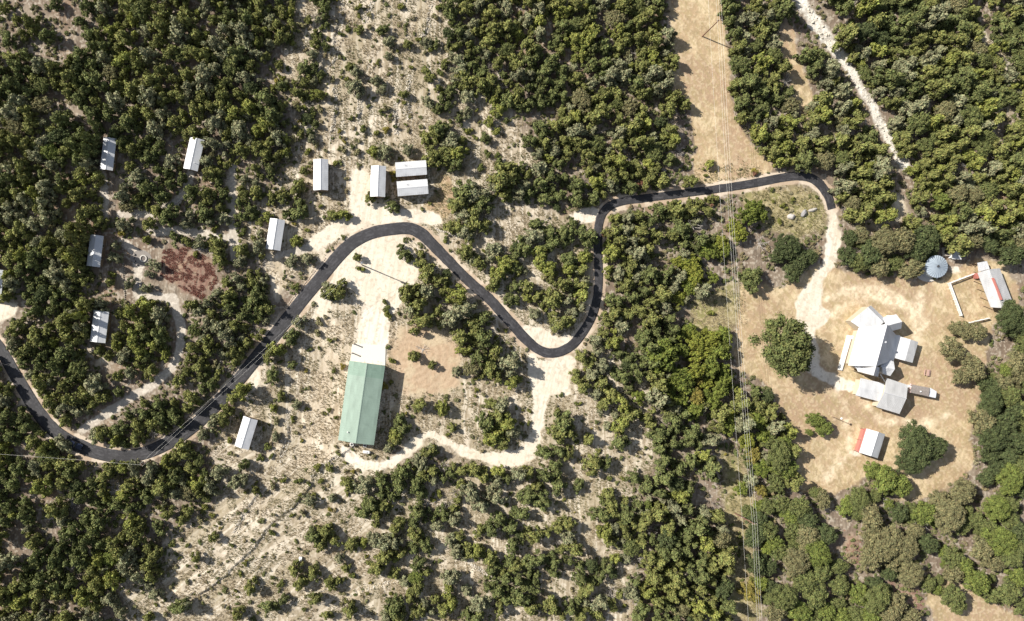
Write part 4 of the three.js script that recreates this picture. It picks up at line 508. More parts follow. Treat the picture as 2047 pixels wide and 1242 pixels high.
// four roof corners seen from above (photo pixels): ends of one eave, then of the other; the ridge runs between the middles of the two short sides
function gable({ name, label, category = 'cabin', group, corners: [a, b, c, d], eave, ridge, roof, roof2, wall, over = 0.35, laps, rib = 0.6, windows = 2, posts = 0, doors = 1 }) {
  const P = [a, b, c, d].map(([x, y]) => [X(x, eave), Z(y, eave)]), mid = (p, q) => [(p[0] + q[0]) / 2, (p[1] + q[1]) / 2];
  const n = mid(P[0], P[1]), s = mid(P[3], P[2]), w = mid(P[0], P[3]), e = mid(P[1], P[2]);
  const L = Math.hypot(s[0] - n[0], s[1] - n[1]), W = Math.hypot(e[0] - w[0], e[1] - w[1]), turn = Math.atan2(s[0] - n[0], s[1] - n[1]), [cx, cz] = mid(n, s);
  const g = thing(name, label, category, cx, cz, turn, group);
  const wl = W / 2 - over, ll = L - 2 * over, pitch = Math.atan2(ridge - eave, W / 2), run = Math.hypot(ridge - eave, W / 2), we = eave + Math.tan(pitch) * over - 0.12;
  const sh = new THREE.Shape([[-wl, -0.6], [wl, -0.6], [wl, we], [0, we + Math.tan(pitch) * wl], [-wl, we]].map(([x, y]) => new THREE.Vector2(x, y)));
  const wallM = part(g, 'wall', new THREE.ExtrudeGeometry(sh, { depth: ll, bevelEnabled: false }).translate(0, 0, -ll / 2), wall);
  for (const side of [-1, 1]) {
    const cuts = laps ?? [0, 1];
    for (let k = 0; k + 1 < cuts.length; k++) {
      const z0 = -L / 2 + cuts[k] * L, z1 = -L / 2 + cuts[k + 1] * L, len = z1 - z0, up = k % 2 ? 0.008 : 0, geos = [box(run, 0.06, len, 0, up, (z0 + z1) / 2)];
      for (let z = z0 + rib / 2; z < z1; z += rib) geos.push(box(run, 0.028, 0.05, 0, up + 0.043, z));
      const q = merge(geos).rotateZ(-side * pitch).translate(side * (W / 4), (eave + ridge) / 2, 0);
      part(g, 'roof_panel', metreUV(q), laps && k === 0 && roof2 ? roof2 : roof);
    }
  }
  part(g, 'ridge_cap', merge([box(0.24, 0.035, L + 0.02, 0.1, 0, 0).rotateZ(-pitch).translate(0, ridge + 0.075, 0), box(0.24, 0.035, L + 0.02, -0.1, 0, 0).rotateZ(pitch).translate(0, ridge + 0.078, 0)]), roof);
  for (const side of [-1, 1]) part(g, 'fascia', box(0.05, 0.16, L - 0.04, side * (W / 2 - 0.03), eave - 0.12, 0), M_WHITE);
  for (let k = 0; k < windows; k++) for (const side of [-1, 1]) { const z = -ll / 2 + ll * (k + 0.7) / (windows + 0.4), wd = part(g, 'window', box(0.08, 1.1, 1.0, side * (wl + 0.02), Math.min(1.9, eave - 0.9), z), M_WHITE); part(wd, 'pane', box(0.04, 0.96, 0.86, side * (wl + 0.06), Math.min(1.9, eave - 0.9), z), M_GLASS); }
  if (doors) { const dr = part(g, 'door', box(0.95, 2.05, 0.08, 0, 1.02, ll / 2 + 0.02), M_WOOD); part(dr, 'handle', box(0.05, 0.14, 0.06, 0.36, 1.02, ll / 2 + 0.09), M_STEEL); }
  if (category === 'cabin') part(g, 'vent_pipe', cyl(0.08, 0.08, 0.7, 8, (L % 1 > 0.5 ? 1 : -1) * W * 0.22, (eave + ridge) / 2, L * (0.1 + (L % 1) * 0.25)), M_STEEL);
  for (let k = 0; k < posts; k++) for (const side of [-1, 1]) part(g, 'post', box(0.14, eave + 0.3, 0.14, side * (W / 2 - 0.15), eave / 2 - 0.25, -L / 2 + 0.15 + k * (L - 0.3) / (posts - 1)), M_WOOD);
  return { g, L, W, turn };
}
const CABIN = { name: 'cabin', eave: 3.9, ridge: 4.75, roof: M_ROOF, wall: M_LOG, group: 'metal-roofed cabins' };
gable({ ...CABIN, label: 'cabin with shaded metal roof deep in the wood, touched by junipers', corners: [[206, 275], [234, 277], [224, 341], [201, 339]], eave: 3.2, ridge: 3.95 });
gable({ ...CABIN, label: 'white-roofed cabin with a tree shadow on its ridge', corners: [[380, 274], [408, 280], [394.5, 343], [366, 336]], eave: 3.4, ridge: 4.3 });
gable({ ...CABIN, label: 'shaded metal-roofed cabin beside the fire pit clearing', corners: [[180, 470], [207, 471], [199, 535], [173, 531]], eave: 3.2, ridge: 3.95 });
gable({ ...CABIN, label: 'metal-roofed cabin dappled with shade near the curving footpath', corners: [[187, 622], [218, 622], [210, 686], [180, 683]], eave: 3.2, ridge: 3.95 });
gable({ ...CABIN, label: 'white-roofed cabin beside the bare track and the lane', corners: [[540, 436], [570, 441], [560, 502], [531, 497]], eave: 3.1, ridge: 4.0 });
gable({ ...CABIN, label: 'lone white-roofed cabin across the lane from the footpath', corners: [[487, 832], [515, 840], [497, 900], [468.5, 891]] });
gable({ ...CABIN, label: 'white-roofed cabin standing left of the gravel parking, by junipers', corners: [[626, 317.5], [656.5, 319.5], [655, 381], [627, 380]], eave: 4.4, ridge: 5.3 }).g.userData.label = 'tall white-roofed cabin whose long shadow reaches the gravel parking';
gable({ ...CABIN, label: 'white-roofed cabin on the gravel parking beside the paired cabins', corners: [[741.5, 331], [772, 332.5], [769.5, 394], [740, 393]] });
gable({ ...CABIN, label: 'paired cabin with white roof nearest the juniper thicket', corners: [[852, 320], [853, 349], [792.5, 353.5], [789.5, 325]], laps: [0, 0.68, 1] });
gable({ ...CABIN, label: 'paired cabin with pale grey roof next to the bare tan yard', corners: [[854, 358], [856.5, 387.5], [795.5, 392.5], [792.5, 363]] });
gable({ ...CABIN, label: 'white roof edge of a cabin almost hidden in dark junipers', corners: [[-34, 536], [5, 541], [2, 600], [-40, 596]], eave: 3.2, ridge: 4 });

gable({ name: 'metal_barn', label: 'long barn with a green metal roof and pale gravel forecourt', category: 'barn', corners: [[698.5, 721], [769.5, 731.5], [747.5, 890.5], [675.5, 880]], eave: 5.2, ridge: 6.7, roof: M_GREEN, roof2: M_GREEN2, wall: M_TANWALL, over: 0.25, laps: [0, 0.17, 1], rib: 0.75, windows: 3 });
{
  const t = thing('propane_tank', 'white propane tank lying behind the green-roofed barn', 'tank', X(733, 0.7), Z(904, 0.7), -0.12);
  part(t, 'vessel', new THREE.CapsuleGeometry(0.52, 1.35, 8, 20).rotateZ(Math.PI / 2).translate(0, 0.85, 0), M_WHITE); part(t, 'dome', cyl(0.2, 0.16, 0.2, 14, 0, 1.34, 0), M_STEEL);
  for (const s of [-1, 1]) part(t, 'foot', box(0.18, 0.4, 0.8, s * 0.6, 0.18, 0), M_CONC);
  for (const [px, py, w, label] of [[703.5, 887.5, 1.1, 'white air conditioning unit at the barn end'], [729.5, 890.5, 1.0, 'pale air conditioning unit near the propane tank']]) { const u = thing('air_conditioner', label, 'air conditioner', X(px), Z(py), -0.14, 'units behind the barn'); part(u, 'housing', box(w, 0.95, 0.9, 0, 0.47, 0), M_WHITE); part(u, 'fan_grille', cyl(0.36, 0.36, 0.05, 18, 0, 0.95, 0), M_DARK); }
  const v = thing('roof_vent', 'small white vent pipe on the green roof', 'vent', X(695, 5.9), Z(864, 5.9), 0, undefined, 5.6); part(v, 'pipe', cyl(0.1, 0.1, 0.8, 10), M_WHITE); part(v, 'cap', cyl(0.22, 0.1, 0.16, 12, 0, 0.8, 0), M_WHITE);
  const slab = new THREE.Shape([[704, 688], [771, 690], [770, 731], [700, 722]].map(([x, y]) => new THREE.Vector2(X(x), -Z(y))));
  const s = new THREE.Mesh(new THREE.ExtrudeGeometry(slab, { depth: 0.3, bevelEnabled: false }).rotateX(-Math.PI / 2).translate(0, -0.08, 0), mat(0.72, 0.68, 0.60, 0.95)); s.name = 'concrete_apron'; s.userData.kind = 'structure'; s.receiveShadow = s.castShadow = true; scene.add(s);
  for (const [px, py, label] of [[709, 688, 'dark timber post at the gravel end of the apron'], [705, 706, 'dark timber post midway along the concrete apron']]) { const p = thing('gate_post', label, 'post', X(px), Z(py)); part(p, 'shaft', box(0.3, 2.3, 0.3, 0, 1.1, 0), M_WOOD); part(p, 'cap', box(0.4, 0.08, 0.4, 0, 2.29, 0), M_DARK); }
}
// red-fronted shed
{
  const { g, L, W } = gable({ name: 'shed', label: 'small shed with red front wall and white metal roof', category: 'shed', corners: [[733, 856], [769.5, 869.5], [753.5, 917.5], [719, 904]].map(([x, y]) => [x + 1000, y]), eave: 2.9, ridge: 4.1, roof: M_ROOF_W, wall: M_RED, over: 0.15, windows: 1, doors: 1 });
  part(g, 'awning', box(0.7, 0.06, L - 0.1, -W / 2 - 0.25, 2.62, 0), M_RED);
  for (const s of [-1, 0, 1]) part(g, 'post', box(0.12, 2.8, 0.12, -W / 2 - 0.5, 1.2, s * (L / 2 - 0.3)), M_WOOD);
}

// ---------------------------------------------------------------- farmhouse: roof planes traced corner by corner (pixel x, pixel y, height)
const V = ([px, py, h]) => new THREE.Vector3(X(px, h), h, Z(py, h));
function slab(pts, t = 0.14) {
  const P = pts.map(V), area = THREE.ShapeUtils.area(P.map((p) => new THREE.Vector2(p.x, -p.z)));
  if (area < 0) P.reverse();
  const tri = THREE.ShapeUtils.triangulateShape(P.map((p) => new THREE.Vector2(p.x, -p.z)), []), pos = [];
  const put = (...v) => v.forEach((q) => pos.push(q.x, q.y, q.z)), low = P.map((p) => p.clone().setY(p.y - t));
  for (const [a, b, c] of tri) { put(P[a], P[b], P[c]); put(low[c], low[b], low[a]); }
  P.forEach((p, i) => { const q = P[(i + 1) % P.length], pl = low[i], ql = low[(i + 1) % P.length]; put(p, pl, q, q, pl, ql); });
  const g = new THREE.BufferGeometry(); g.setAttribute('position', new THREE.Float32BufferAttribute(pos, 3)); g.computeVertexNormals(); metreUV(g);
  // raised seams running down the slope
  const n = new THREE.Vector3().crossVectors(P[1].clone().sub(P[0]), P[2].clone().sub(P[0])).normalize(); if (n.y < 0) n.negate();
  const down = new THREE.Vector3(n.x, 0, n.z), steep = down.length(); if (steep < 0.05 || t > 0.2) return g;
  down.normalize(); const ax = new THREE.Vector3(-down.z, 0, down.x), us = P.map((p) => p.dot(ax)), u0 = Math.min(...us), u1 = Math.max(...us), ribs = [];
  for (let u = u0 + 0.3; u < u1; u += 0.55) { const hit = []; P.forEach((p, i) => { const q = P[(i + 1) % P.length], a = p.dot(ax) - u, b = q.dot(ax) - u; if (a * b < 0) hit.push(p.clone().lerp(q, a / (a - b))); }); hit.sort((a, b) => b.y - a.y); if (hit.length >= 2 && hit[0].distanceTo(hit.at(-1)) > 0.3) ribs.push(rod(hit[0].toArray(), hit.at(-1).toArray(), 0.028, 0.028, 4)); }
  return ribs.length ? metreUV(merge([g, ...ribs])) : g;
}
function walls(pts, h, inset, y0 = -0.5) {   // a prism under the eaves
  const P = pts.map(([x, y, hh]) => [X(x, hh), Z(y, hh)]), cx = P.reduce((s, p) => s + p[0], 0) / P.length, cz = P.reduce((s, p) => s + p[1], 0) / P.length;
  const sh = new THREE.Shape(P.map(([x, z]) => { const L = Math.hypot(x - cx, z - cz); return new THREE.Vector2(cx + (x - cx) * (1 - inset / L), -(cz + (z - cz) * (1 - inset / L))); }));
  return new THREE.ExtrudeGeometry(sh, { depth: h - y0, bevelEnabled: false }).rotateX(-Math.PI / 2).translate(0, y0, 0);
}
function gableEnd(e0, top, e1) {   // triangle below a roof end, set back a little
  const A = V(e0), B = V(top), C = V(e1), pos = []; for (const p of [A, B, C]) p.y -= 0.16;
  const A0 = A.clone().setY(-0.5), C0 = C.clone().setY(-0.5); for (const t of [[A, C, B], [A0, C0, C], [A0, C, A]]) for (const p of t) pos.push(p.x, p.y, p.z);
  const g = new THREE.BufferGeometry(); g.setAttribute('position', new THREE.Float32BufferAttribute(pos, 3)); g.computeVertexNormals(); return g;
}
function houseThing(name, label, category, px, py) {
  const g = thing(name, label, category, X(px), Z(py), 0, undefined, 0);
  const add = (pname, geo, m, parent = g) => part(parent, pname, geo.translate(-g.position.x, 0, -g.position.z), m);
  return { g, add };
}
{
  const { g, add } = houseThing('farmhouse', 'white metal-roofed farmhouse with steep gables and side wings', 'house', 1748, 690);
  const roofW = M_ROOF_W;
  // main block
  add('roof_plane', slab([[1717, 656, 3.3], [1774, 648, 10.0], [1752, 733, 10.0], [1696, 731, 3.3]]), roofW);
  add('roof_plane', slab([[1774, 648, 10.0], [1791, 669, 4.0], [1779, 722, 4.0], [1752, 733, 10.0]]), roofW);
  add('ridge_cap', rod(V([1774, 648, 10.1]).toArray(), V([1746, 751, 9.95]).toArray(), 0.12, 0.12, 6), roofW);
  // wing towards the drive circle
  add('roof_plane', slab([[1701, 643, 3.6], [1736, 614, 5.6], [1767, 645, 5.6], [1738, 668, 3.9]]), roofW);
  add('roof_plane', slab([[1736, 614, 5.6], [1741.5, 611, 3.9], [1768, 636, 3.9], [1767, 645, 5.6]]), roofW);
  add('gable_wall', gableEnd([1704, 642, 3.6], [1736, 616, 5.6], [1740, 613, 3.9]), M_TANWALL);
  add('wall', walls([[1703, 644, 3.6], [1740, 613, 3.6], [1766, 637, 3.6], [1730, 668, 3.6]], 3.5, 0.35), M_TANWALL);
  // small gable with the sharp shadow
  add('roof_plane', slab([[1766, 635.5, 4.4], [1792, 628.5, 4.4], [1804, 643.5, 6.9], [1772, 652, 6.9]]), roofW);
  add('roof_plane', slab([[1804, 643.5, 6.9], [1802, 657, 4.4], [1780, 663, 4.4], [1772, 652, 6.9]]), roofW);
  add('gable_wall', gableEnd([1791, 630, 4.4], [1802.5, 644, 6.9], [1800, 656, 4.4]), M_WHITE);
  add('wall', walls([[1768, 636, 4.4], [1791, 630, 4.4], [1801, 656, 4.4], [1780, 662, 4.4]], 4.3, 0.3), M_WHITE);
  // gable towards the carport
  add('roof_plane', slab([[1760, 732, 5.6], [1779, 720, 4.2], [1787, 723, 4.2], [1789.5, 738, 5.6], [1764, 735, 5.6]]), roofW);
  add('roof_plane', slab([[1764, 735, 5.6], [1789.5, 738, 5.6], [1780, 752, 4.2], [1765, 747, 4.2]]), roofW);
  add('gable_wall', gableEnd([1786, 724, 4.2], [1788, 738, 5.6], [1779.5, 751, 4.2]), M_WHITE);
  add('wall', walls([[1764, 728, 4.2], [1786, 724, 4.2], [1779, 751, 4.2], [1762, 746, 4.2]], 4.1, 0.25), M_WHITE);
  // front gable
  add('roof_plane', slab([[1713.5, 738, 3.6], [1730, 729, 5.2], [1752, 733, 9.9], [1746, 751, 9.9], [1716, 743, 3.8]]), roofW);
  add('roof_plane', slab([[1752, 733, 9.9], [1759, 735, 5.0], [1756, 753.5, 5.0], [1746, 751, 9.9]]), roofW);
  add('gable_wall', gableEnd([1717, 742, 3.8], [1745.5, 750, 9.9], [1755, 752.5, 5.0]), M_TANWALL);
  add('roof_plane', slab([[1702, 729, 3.2], [1709, 717, 4.75], [1737, 723, 7.0], [1714, 738, 3.3]]), roofW);
  add('wall', walls([[1719, 658, 3.3], [1780, 664, 3.3], [1776, 722, 3.3], [1752, 748, 3.3], [1716, 740, 3.3], [1700, 729, 3.3]], 3.2, 0.5), M_TANWALL);
  // side porch
  add('porch_roof', slab([[1791, 669.5, 4.0], [1800, 671, 2.9], [1787, 722, 2.9], [1779, 720, 4.0]]), roofW);
  for (const [px, py, h] of [[1729, 677, 4.6], [1723, 703, 4.6]]) add('skylight', slab([[px + 8, py - 3, h + 1.1], [px + 18, py - 1, h + 1.9], [px + 11, py + 4, h + 1.32]], 0.1), M_ROOF);
  add('chimney', box(0.5, 1.6, 0.5, X(1765, 8), 8.6, Z(684, 8)), M_ROOF);
  for (const [px, py] of [[1712, 672], [1708, 690], [1703, 708]]) { const w = add('window', box(0.1, 1.3, 1.1, X(px, 2) + 0.9, 1.7, Z(py, 2)), M_WHITE); part(w, 'pane', box(0.06, 1.1, 0.9, X(px, 2) + 0.84 - g.position.x, 1.7, Z(py, 2) - g.position.z), M_GLASS); }
}
{
  const { add } = houseThing('carport', 'carport with a low white and grey roof beside the farmhouse', 'carport', 1812, 700);
  add('roof_plane', slab([[1800, 673, 2.7], [1821, 679, 3.5], [1809.5, 721.5, 3.5], [1789, 716, 2.7]]), M_ROOF_W);
  add('roof_plane', slab([[1821, 679, 3.5], [1836, 684, 2.8], [1824.5, 725.5, 2.8], [1809.5, 721.5, 3.5]]), M_GREY);
  for (const [x, y] of [[1801, 675], [1834, 685], [1823, 724], [1790, 715]]) add('post', cyl(0.07, 0.07, 3.2, 8, X(x, 2.6), -0.5, Z(y, 2.6)), M_STEEL);
}
{
  const { add } = houseThing('garage', 'garage with a shallow white roof at the end of the drive', 'garage', 1741, 780);
  add('roof_plane', slab([[1721, 756, 2.7], [1768, 767, 2.7], [1765, 786, 3.4], [1718, 774.5, 3.4]]), M_ROOF_W);
  add('roof_plane', slab([[1718, 774.5, 3.4], [1765, 786, 3.4], [1757.5, 803, 2.7], [1711, 790.5, 2.7]]), M_ROOF_W);
  add('wall', walls([[1720, 758, 2.7], [1766, 768, 2.7], [1757, 801, 2.7], [1713, 790, 2.7]], 2.6, 0.3), M_TANWALL);
  add('door', box(0.1, 2.2, 3, X(1716, 1.2), 1.05, Z(774, 1.2)).translate(0, 0, 0), M_WHITE);
}
{
  const { add } = houseThing('workshop', 'tall workshop with a grey gabled roof between garage and trailer', 'workshop', 1784, 791);
  add('roof_plane', slab([[1773, 756, 3.4], [1815.5, 770, 3.4], [1812.5, 797, 5.3], [1768, 785, 5.3]]), M_GREY);
  add('roof_plane', slab([[1768, 785, 5.3], [1812.5, 797, 5.3], [1798.5, 828, 3.2], [1752.5, 814, 3.2]]), M_GREY);
  add('ridge_cap', rod(V([1767.5, 784.5, 5.36]).toArray(), V([1812.5, 797, 5.36]).toArray(), 0.1, 0.1, 6), M_ROOF_W);
  add('gable_wall', gableEnd([1813, 771, 3.4], [1810.5, 796.5, 5.3], [1797, 826, 3.2]), M_TANWALL);
  add('gable_wall', gableEnd([1756, 813, 3.2], [1770, 785, 5.3], [1774, 758, 3.4]), M_TANWALL);
  add('wall', walls([[1774, 758, 3.2], [1814, 771, 3.2], [1797, 826, 3.2], [1755, 813, 3.2]], 3.0, 0.3), M_TANWALL);
}
{
  const { add } = houseThing('breezeway', 'thin white roofed breezeway between the farmhouse and workshop', 'breezeway', 1764, 756);
  add('beam', rod(V([1760, 748, 3]).toArray(), V([1770, 764, 3]).toArray(), 0.14, 0.14, 6), M_WHITE);
  add('post', cyl(0.06, 0.06, 3.4, 8, X(1765, 3), -0.4, Z(756, 3)), M_WHITE);
}
{
  const { add } = houseThing('old_trailer', 'old trailer with a weathered grey-brown roof and pale blue end', 'trailer', 1846, 782);
  const worn = mat(0.40, 0.35, 0.32, 0.9, 0, { map: roofDirt(215, 38, 9) });
  add('roof_plane', slab([[1824, 769, 2.5], [1859, 775.5, 2.5], [1858.5, 784, 2.75], [1822, 776.5, 2.75]]), worn);
  add('roof_plane', slab([[1822, 776.5, 2.75], [1858.5, 784, 2.75], [1857, 793, 2.45], [1820, 785, 2.45]]), worn);
  add('body', walls([[1824, 770, 2.4], [1859, 776, 2.4], [1857, 792, 2.4], [1821, 784, 2.4]], 2.35, 0.1), M_WHITE);
  add('end_cabin', slab([[1861, 776, 2.3], [1873, 783, 2.3], [1871, 796, 2.3], [1858, 793, 2.3]], 2.1), mat(0.62, 0.65, 0.70, 0.6));
  add('roof_vent', cyl(0.22, 0.2, 0.25, 10, X(1841, 2.8), 2.72, Z(783, 2.8)), M_WHITE);
  for (const [x, y] of [[1821, 769], [1819.5, 777], [1819, 784]]) add('lamp_globe', new THREE.SphereGeometry(0.32, 12, 8).translate(X(x, 2.2), 2.2, Z(y, 2.2)), mat(0.62, 0.42, 0.40, 0.6));
}
{
  const { add } = houseThing('garden_wall', 'low white concrete walkway wall in front of the farmhouse', 'low wall', 1690, 705);
  add('run', slab([[1696, 670, 0.55], [1704, 672, 0.55], [1684, 741, 0.55], [1676, 739.5, 0.55]], 0.9), M_WHITE);
  add('return', slab([[1704.4, 671, 0.54], [1713, 672.5, 0.54], [1711.5, 679, 0.54], [1702.4, 677.4, 0.54]], 0.9), M_WHITE);
}
// ---------------------------------------------------------------- stable, corral, tanks
{
  const { add } = houseThing('stable', 'long grey-roofed stable with a red ridge monitor beside the corral', 'stable', 1988, 577);
  add('roof_plane', slab([[1955, 545.5, 2.9], [1978, 538.5, 3.9], [2004, 616, 3.9], [1981.5, 614.5, 2.9]]), M_GREY);
  add('roof_plane', slab([[1978, 538.5, 3.9], [1999, 536.5, 2.9], [2024, 602, 2.9], [2004, 616, 3.9]]), M_GREY);
  add('wall', walls([[1984, 540, 2.8], [1998, 537, 2.8], [2022, 601, 2.8], [2008, 612, 2.8]], 2.7, 0.3), M_WOOD);
  add('ridge_monitor', slab([[1985, 556, 4.35], [1988, 555.5, 4.35], [2005, 599, 4.35], [2002, 600, 4.35]], 0.9), M_RED);
  add('gate', slab([[1949, 547.5, 1.6], [1955, 545.5, 1.6], [1959, 556, 1.6], [1955, 557, 1.6]], 1.6), M_RED);
  for (const [x, y] of [[1960, 561], [1967, 577], [1973, 594], [1979, 611]]) add('post', box(0.16, 3.2, 0.16, X(x, 2.6), 1.1, Z(y, 2.6)), M_WOOD);
  const c = houseThing('lean_to', 'small white flat-roofed lean-to at the stable end', 'lean-to', 1966, 533);
  c.add('roof_plane', slab([[1955, 525.5, 2.3], [1973.5, 522, 2.3], [1979, 537.5, 2.5], [1957, 543.5, 2.5]]), M_ROOF_W);
  for (const [x, y] of [[1956, 526], [1973, 523], [1977, 536], [1958, 542]]) c.add('post', box(0.12, 2.6, 0.12, X(x, 2.2), 0.9, Z(y, 2.2)), M_WOOD);
}
function fence(label, pts) {
  const g = thing('corral_fence', label, 'fence', X(pts[0][0]), Z(pts[0][1]), 0, 'white corral fences', 0);
  for (let k = 0; k + 1 < pts.length; k++) {
    const a = [X(pts[k][0], 1.2), Z(pts[k][1], 1.2)], b = [X(pts[k + 1][0], 1.2), Z(pts[k + 1][1], 1.2)], L = Math.hypot(b[0] - a[0], b[1] - a[1]), n = Math.max(1, Math.round(L / 1.9)), turn = Math.atan2(-(b[1] - a[1]), b[0] - a[0]);
    for (let i = k ? 1 : 0; i <= n; i++) { const x = lerp(a[0], b[0], i / n), z = lerp(a[1], b[1], i / n); part(g, 'post', box(0.16, 1.5, 0.16, x - g.position.x, 0.45, z - g.position.z), M_WHITE); }
    const board = (name, y, w, h) => part(g, name, box(L, h, w).rotateY(turn).translate((a[0] + b[0]) / 2 - g.position.x, y, (a[1] + b[1]) / 2 - g.position.z), M_WHITE);
    board('top_board', 1.225, 0.28, 0.05); board('rail', 0.95, 0.05, 0.2); board('rail', 0.58, 0.05, 0.2); board('rail', 0.22, 0.05, 0.2);
  }
}
fence('white board fence with a square corner enclosing the corral', [[1950, 547], [1900, 566], [1924, 631]]);
fence('short white board fence on the far side of the corral gap', [[1931, 647], [1979, 636]]);
{
  const h = 3.0, rad = 3.4, t = thing('water_cistern', 'round galvanised cistern with a ribbed conical roof', 'cistern', X(1873, h), Z(533, h), 0);
  part(t, 'shell', cyl(rad - 0.15, rad - 0.15, h + 0.4, 40, 0, -0.4, 0), M_ZINC);
  const N = 28;
  for (let i = 0; i < N; i++) {
    const a = i * 2 * Math.PI / N + 0.012, b = (i + 1) * 2 * Math.PI / N - 0.012, m = (a + b) / 2, e = i % 2 ? 0.02 : 0, top = [Math.cos(m) * 0.3, h + 0.85, Math.sin(m) * 0.3], p = [Math.cos(a) * rad, h + e, Math.sin(a) * rad], q = [Math.cos(b) * rad, h + e, Math.sin(b) * rad], c = [Math.cos(m) * rad, h + 0.09, Math.sin(m) * rad], low = [Math.cos(m) * (rad - 0.02), h - 0.15, Math.sin(m) * (rad - 0.02)];
    const g = new THREE.BufferGeometry(); g.setAttribute('position', new THREE.Float32BufferAttribute([top, c, p, top, q, c, p, c, low, c, q, low].flat(), 3)); g.computeVertexNormals(); part(t, 'roof_panel', g, M_ZINC);
  }
  part(t, 'hatch', cyl(0.42, 0.38, 0.16, 16, 0, h + 0.72, 0), M_DARK);
  part(t, 'base', new THREE.CylinderGeometry(rad + 0.9, rad + 0.9, 0.3, 32).scale(1, 1, 0.92).translate(-0.5, 0.05, 0.5), M_CONC);
  for (const [x, y, label] of [[1847, 531, 'white valve housing beside the cistern under the trees'], [1844, 538, 'small white well cap beside the cistern base']]) { const v = thing('valve_box', label, 'valve box', X(x), Z(y)); part(v, 'housing', cyl(0.4, 0.34, 0.7, 14), M_WHITE); part(v, 'lid', cyl(0.45, 0.4, 0.1, 14, 0, 0.7, 0), M_CONC); }
  const o = thing('stock_tank', 'open black stock tank set in a square grey deck', 'tank', X(1895, 1), Z(503, 1), 0.05);
  part(o, 'deck', new THREE.ExtrudeGeometry((() => { const s = new THREE.Shape([[-1.6, -1.35], [1.6, -1.35], [1.6, 1.35], [-1.6, 1.35]].map((p) => new THREE.Vector2(...p))); const hole = new THREE.Path(); hole.absarc(0.15, 0, 1.08, 0, 6.2832, true); s.holes.push(hole); return s; })(), { depth: 1.3, bevelEnabled: false, curveSegments: 28 }).rotateX(-Math.PI / 2).translate(0, -0.3, 0), M_STONE);
  part(o, 'liner', new THREE.CylinderGeometry(1.06, 1.06, 1.1, 28, 1, true).translate(0.15, 0.5, 0), mat(0.03, 0.03, 0.035, 0.5, 0, { side: THREE.DoubleSide })); part(o, 'water', new THREE.CircleGeometry(1.05, 28).rotateX(-Math.PI / 2).translate(0.15, 0.25, 0), mat(0.02, 0.022, 0.03, 0.08));
  const p = houseThing('pump_house', 'white flat-roofed pump house next to the stock tank', 'pump house', 1914, 508);
  p.add('roof_plane', slab([[1906, 497.5, 2.2], [1920, 497, 2.3], [1923, 519, 2.3], [1904, 518, 2.2]]), M_ROOF_W); p.add('wall', walls([[1907, 499, 2.1], [1920, 499, 2.1], [1921, 517, 2.1], [1906, 516, 2.1]], 2.1, 0.15), M_WHITE); p.add('vent', cyl(0.1, 0.1, 0.35, 10, X(1917, 2.4), 2.25, Z(506, 2.4)), M_STEEL);
  const b = thing('poly_tank', 'dark round water tank tucked against the pump house', 'tank', X(1928, 1.8), Z(510, 1.8)); part(b, 'vessel', new THREE.LatheGeometry([[0, 2.0], [0.3, 2.0], [0.95, 1.75], [1.15, 1.5], [1.15, -0.3]].map((q) => new THREE.Vector2(...q)), 24), mat(0.07, 0.07, 0.08, 0.5, 0, { side: THREE.DoubleSide })); part(b, 'lid', cyl(0.28, 0.25, 0.12, 14, 0, 1.98, 0), M_DARK);
}
// ---------------------------------------------------------------- small things
function picnicTable(label, px, py, turn, m) {
  const t = thing('picnic_table', label, 'picnic table', X(px), Z(py), turn, 'picnic tables');
  for (let i = 0; i < 4; i++) part(t, 'plank', box(0.18, 0.05, 1.9, -0.3 + i * 0.2, 0.75, 0), m);
  for (const s of [-1, 1]) { part(t, 'bench', box(0.28, 0.05, 1.9, s * 0.75, 0.45, 0), m); part(t, 'leg', merge([rod([-0.8, 0, s * 0.65], [-0.15, 0.72, s * 0.65], 0.05), rod([0.8, 0, s * 0.65], [0.15, 0.72, s * 0.65], 0.05), box(1.7, 0.08, 0.06, 0, 0.4, s * 0.65)]), m); }
}
picnicTable('pinkish wooden picnic table in the farmyard behind the house', 1852, 745, -0.12, mat(0.50, 0.33, 0.27, 0.9));
picnicTable('grey picnic table under the trees near the fire pit', 277.5, 571, -0.1, mat(0.36, 0.34, 0.36, 0.9));
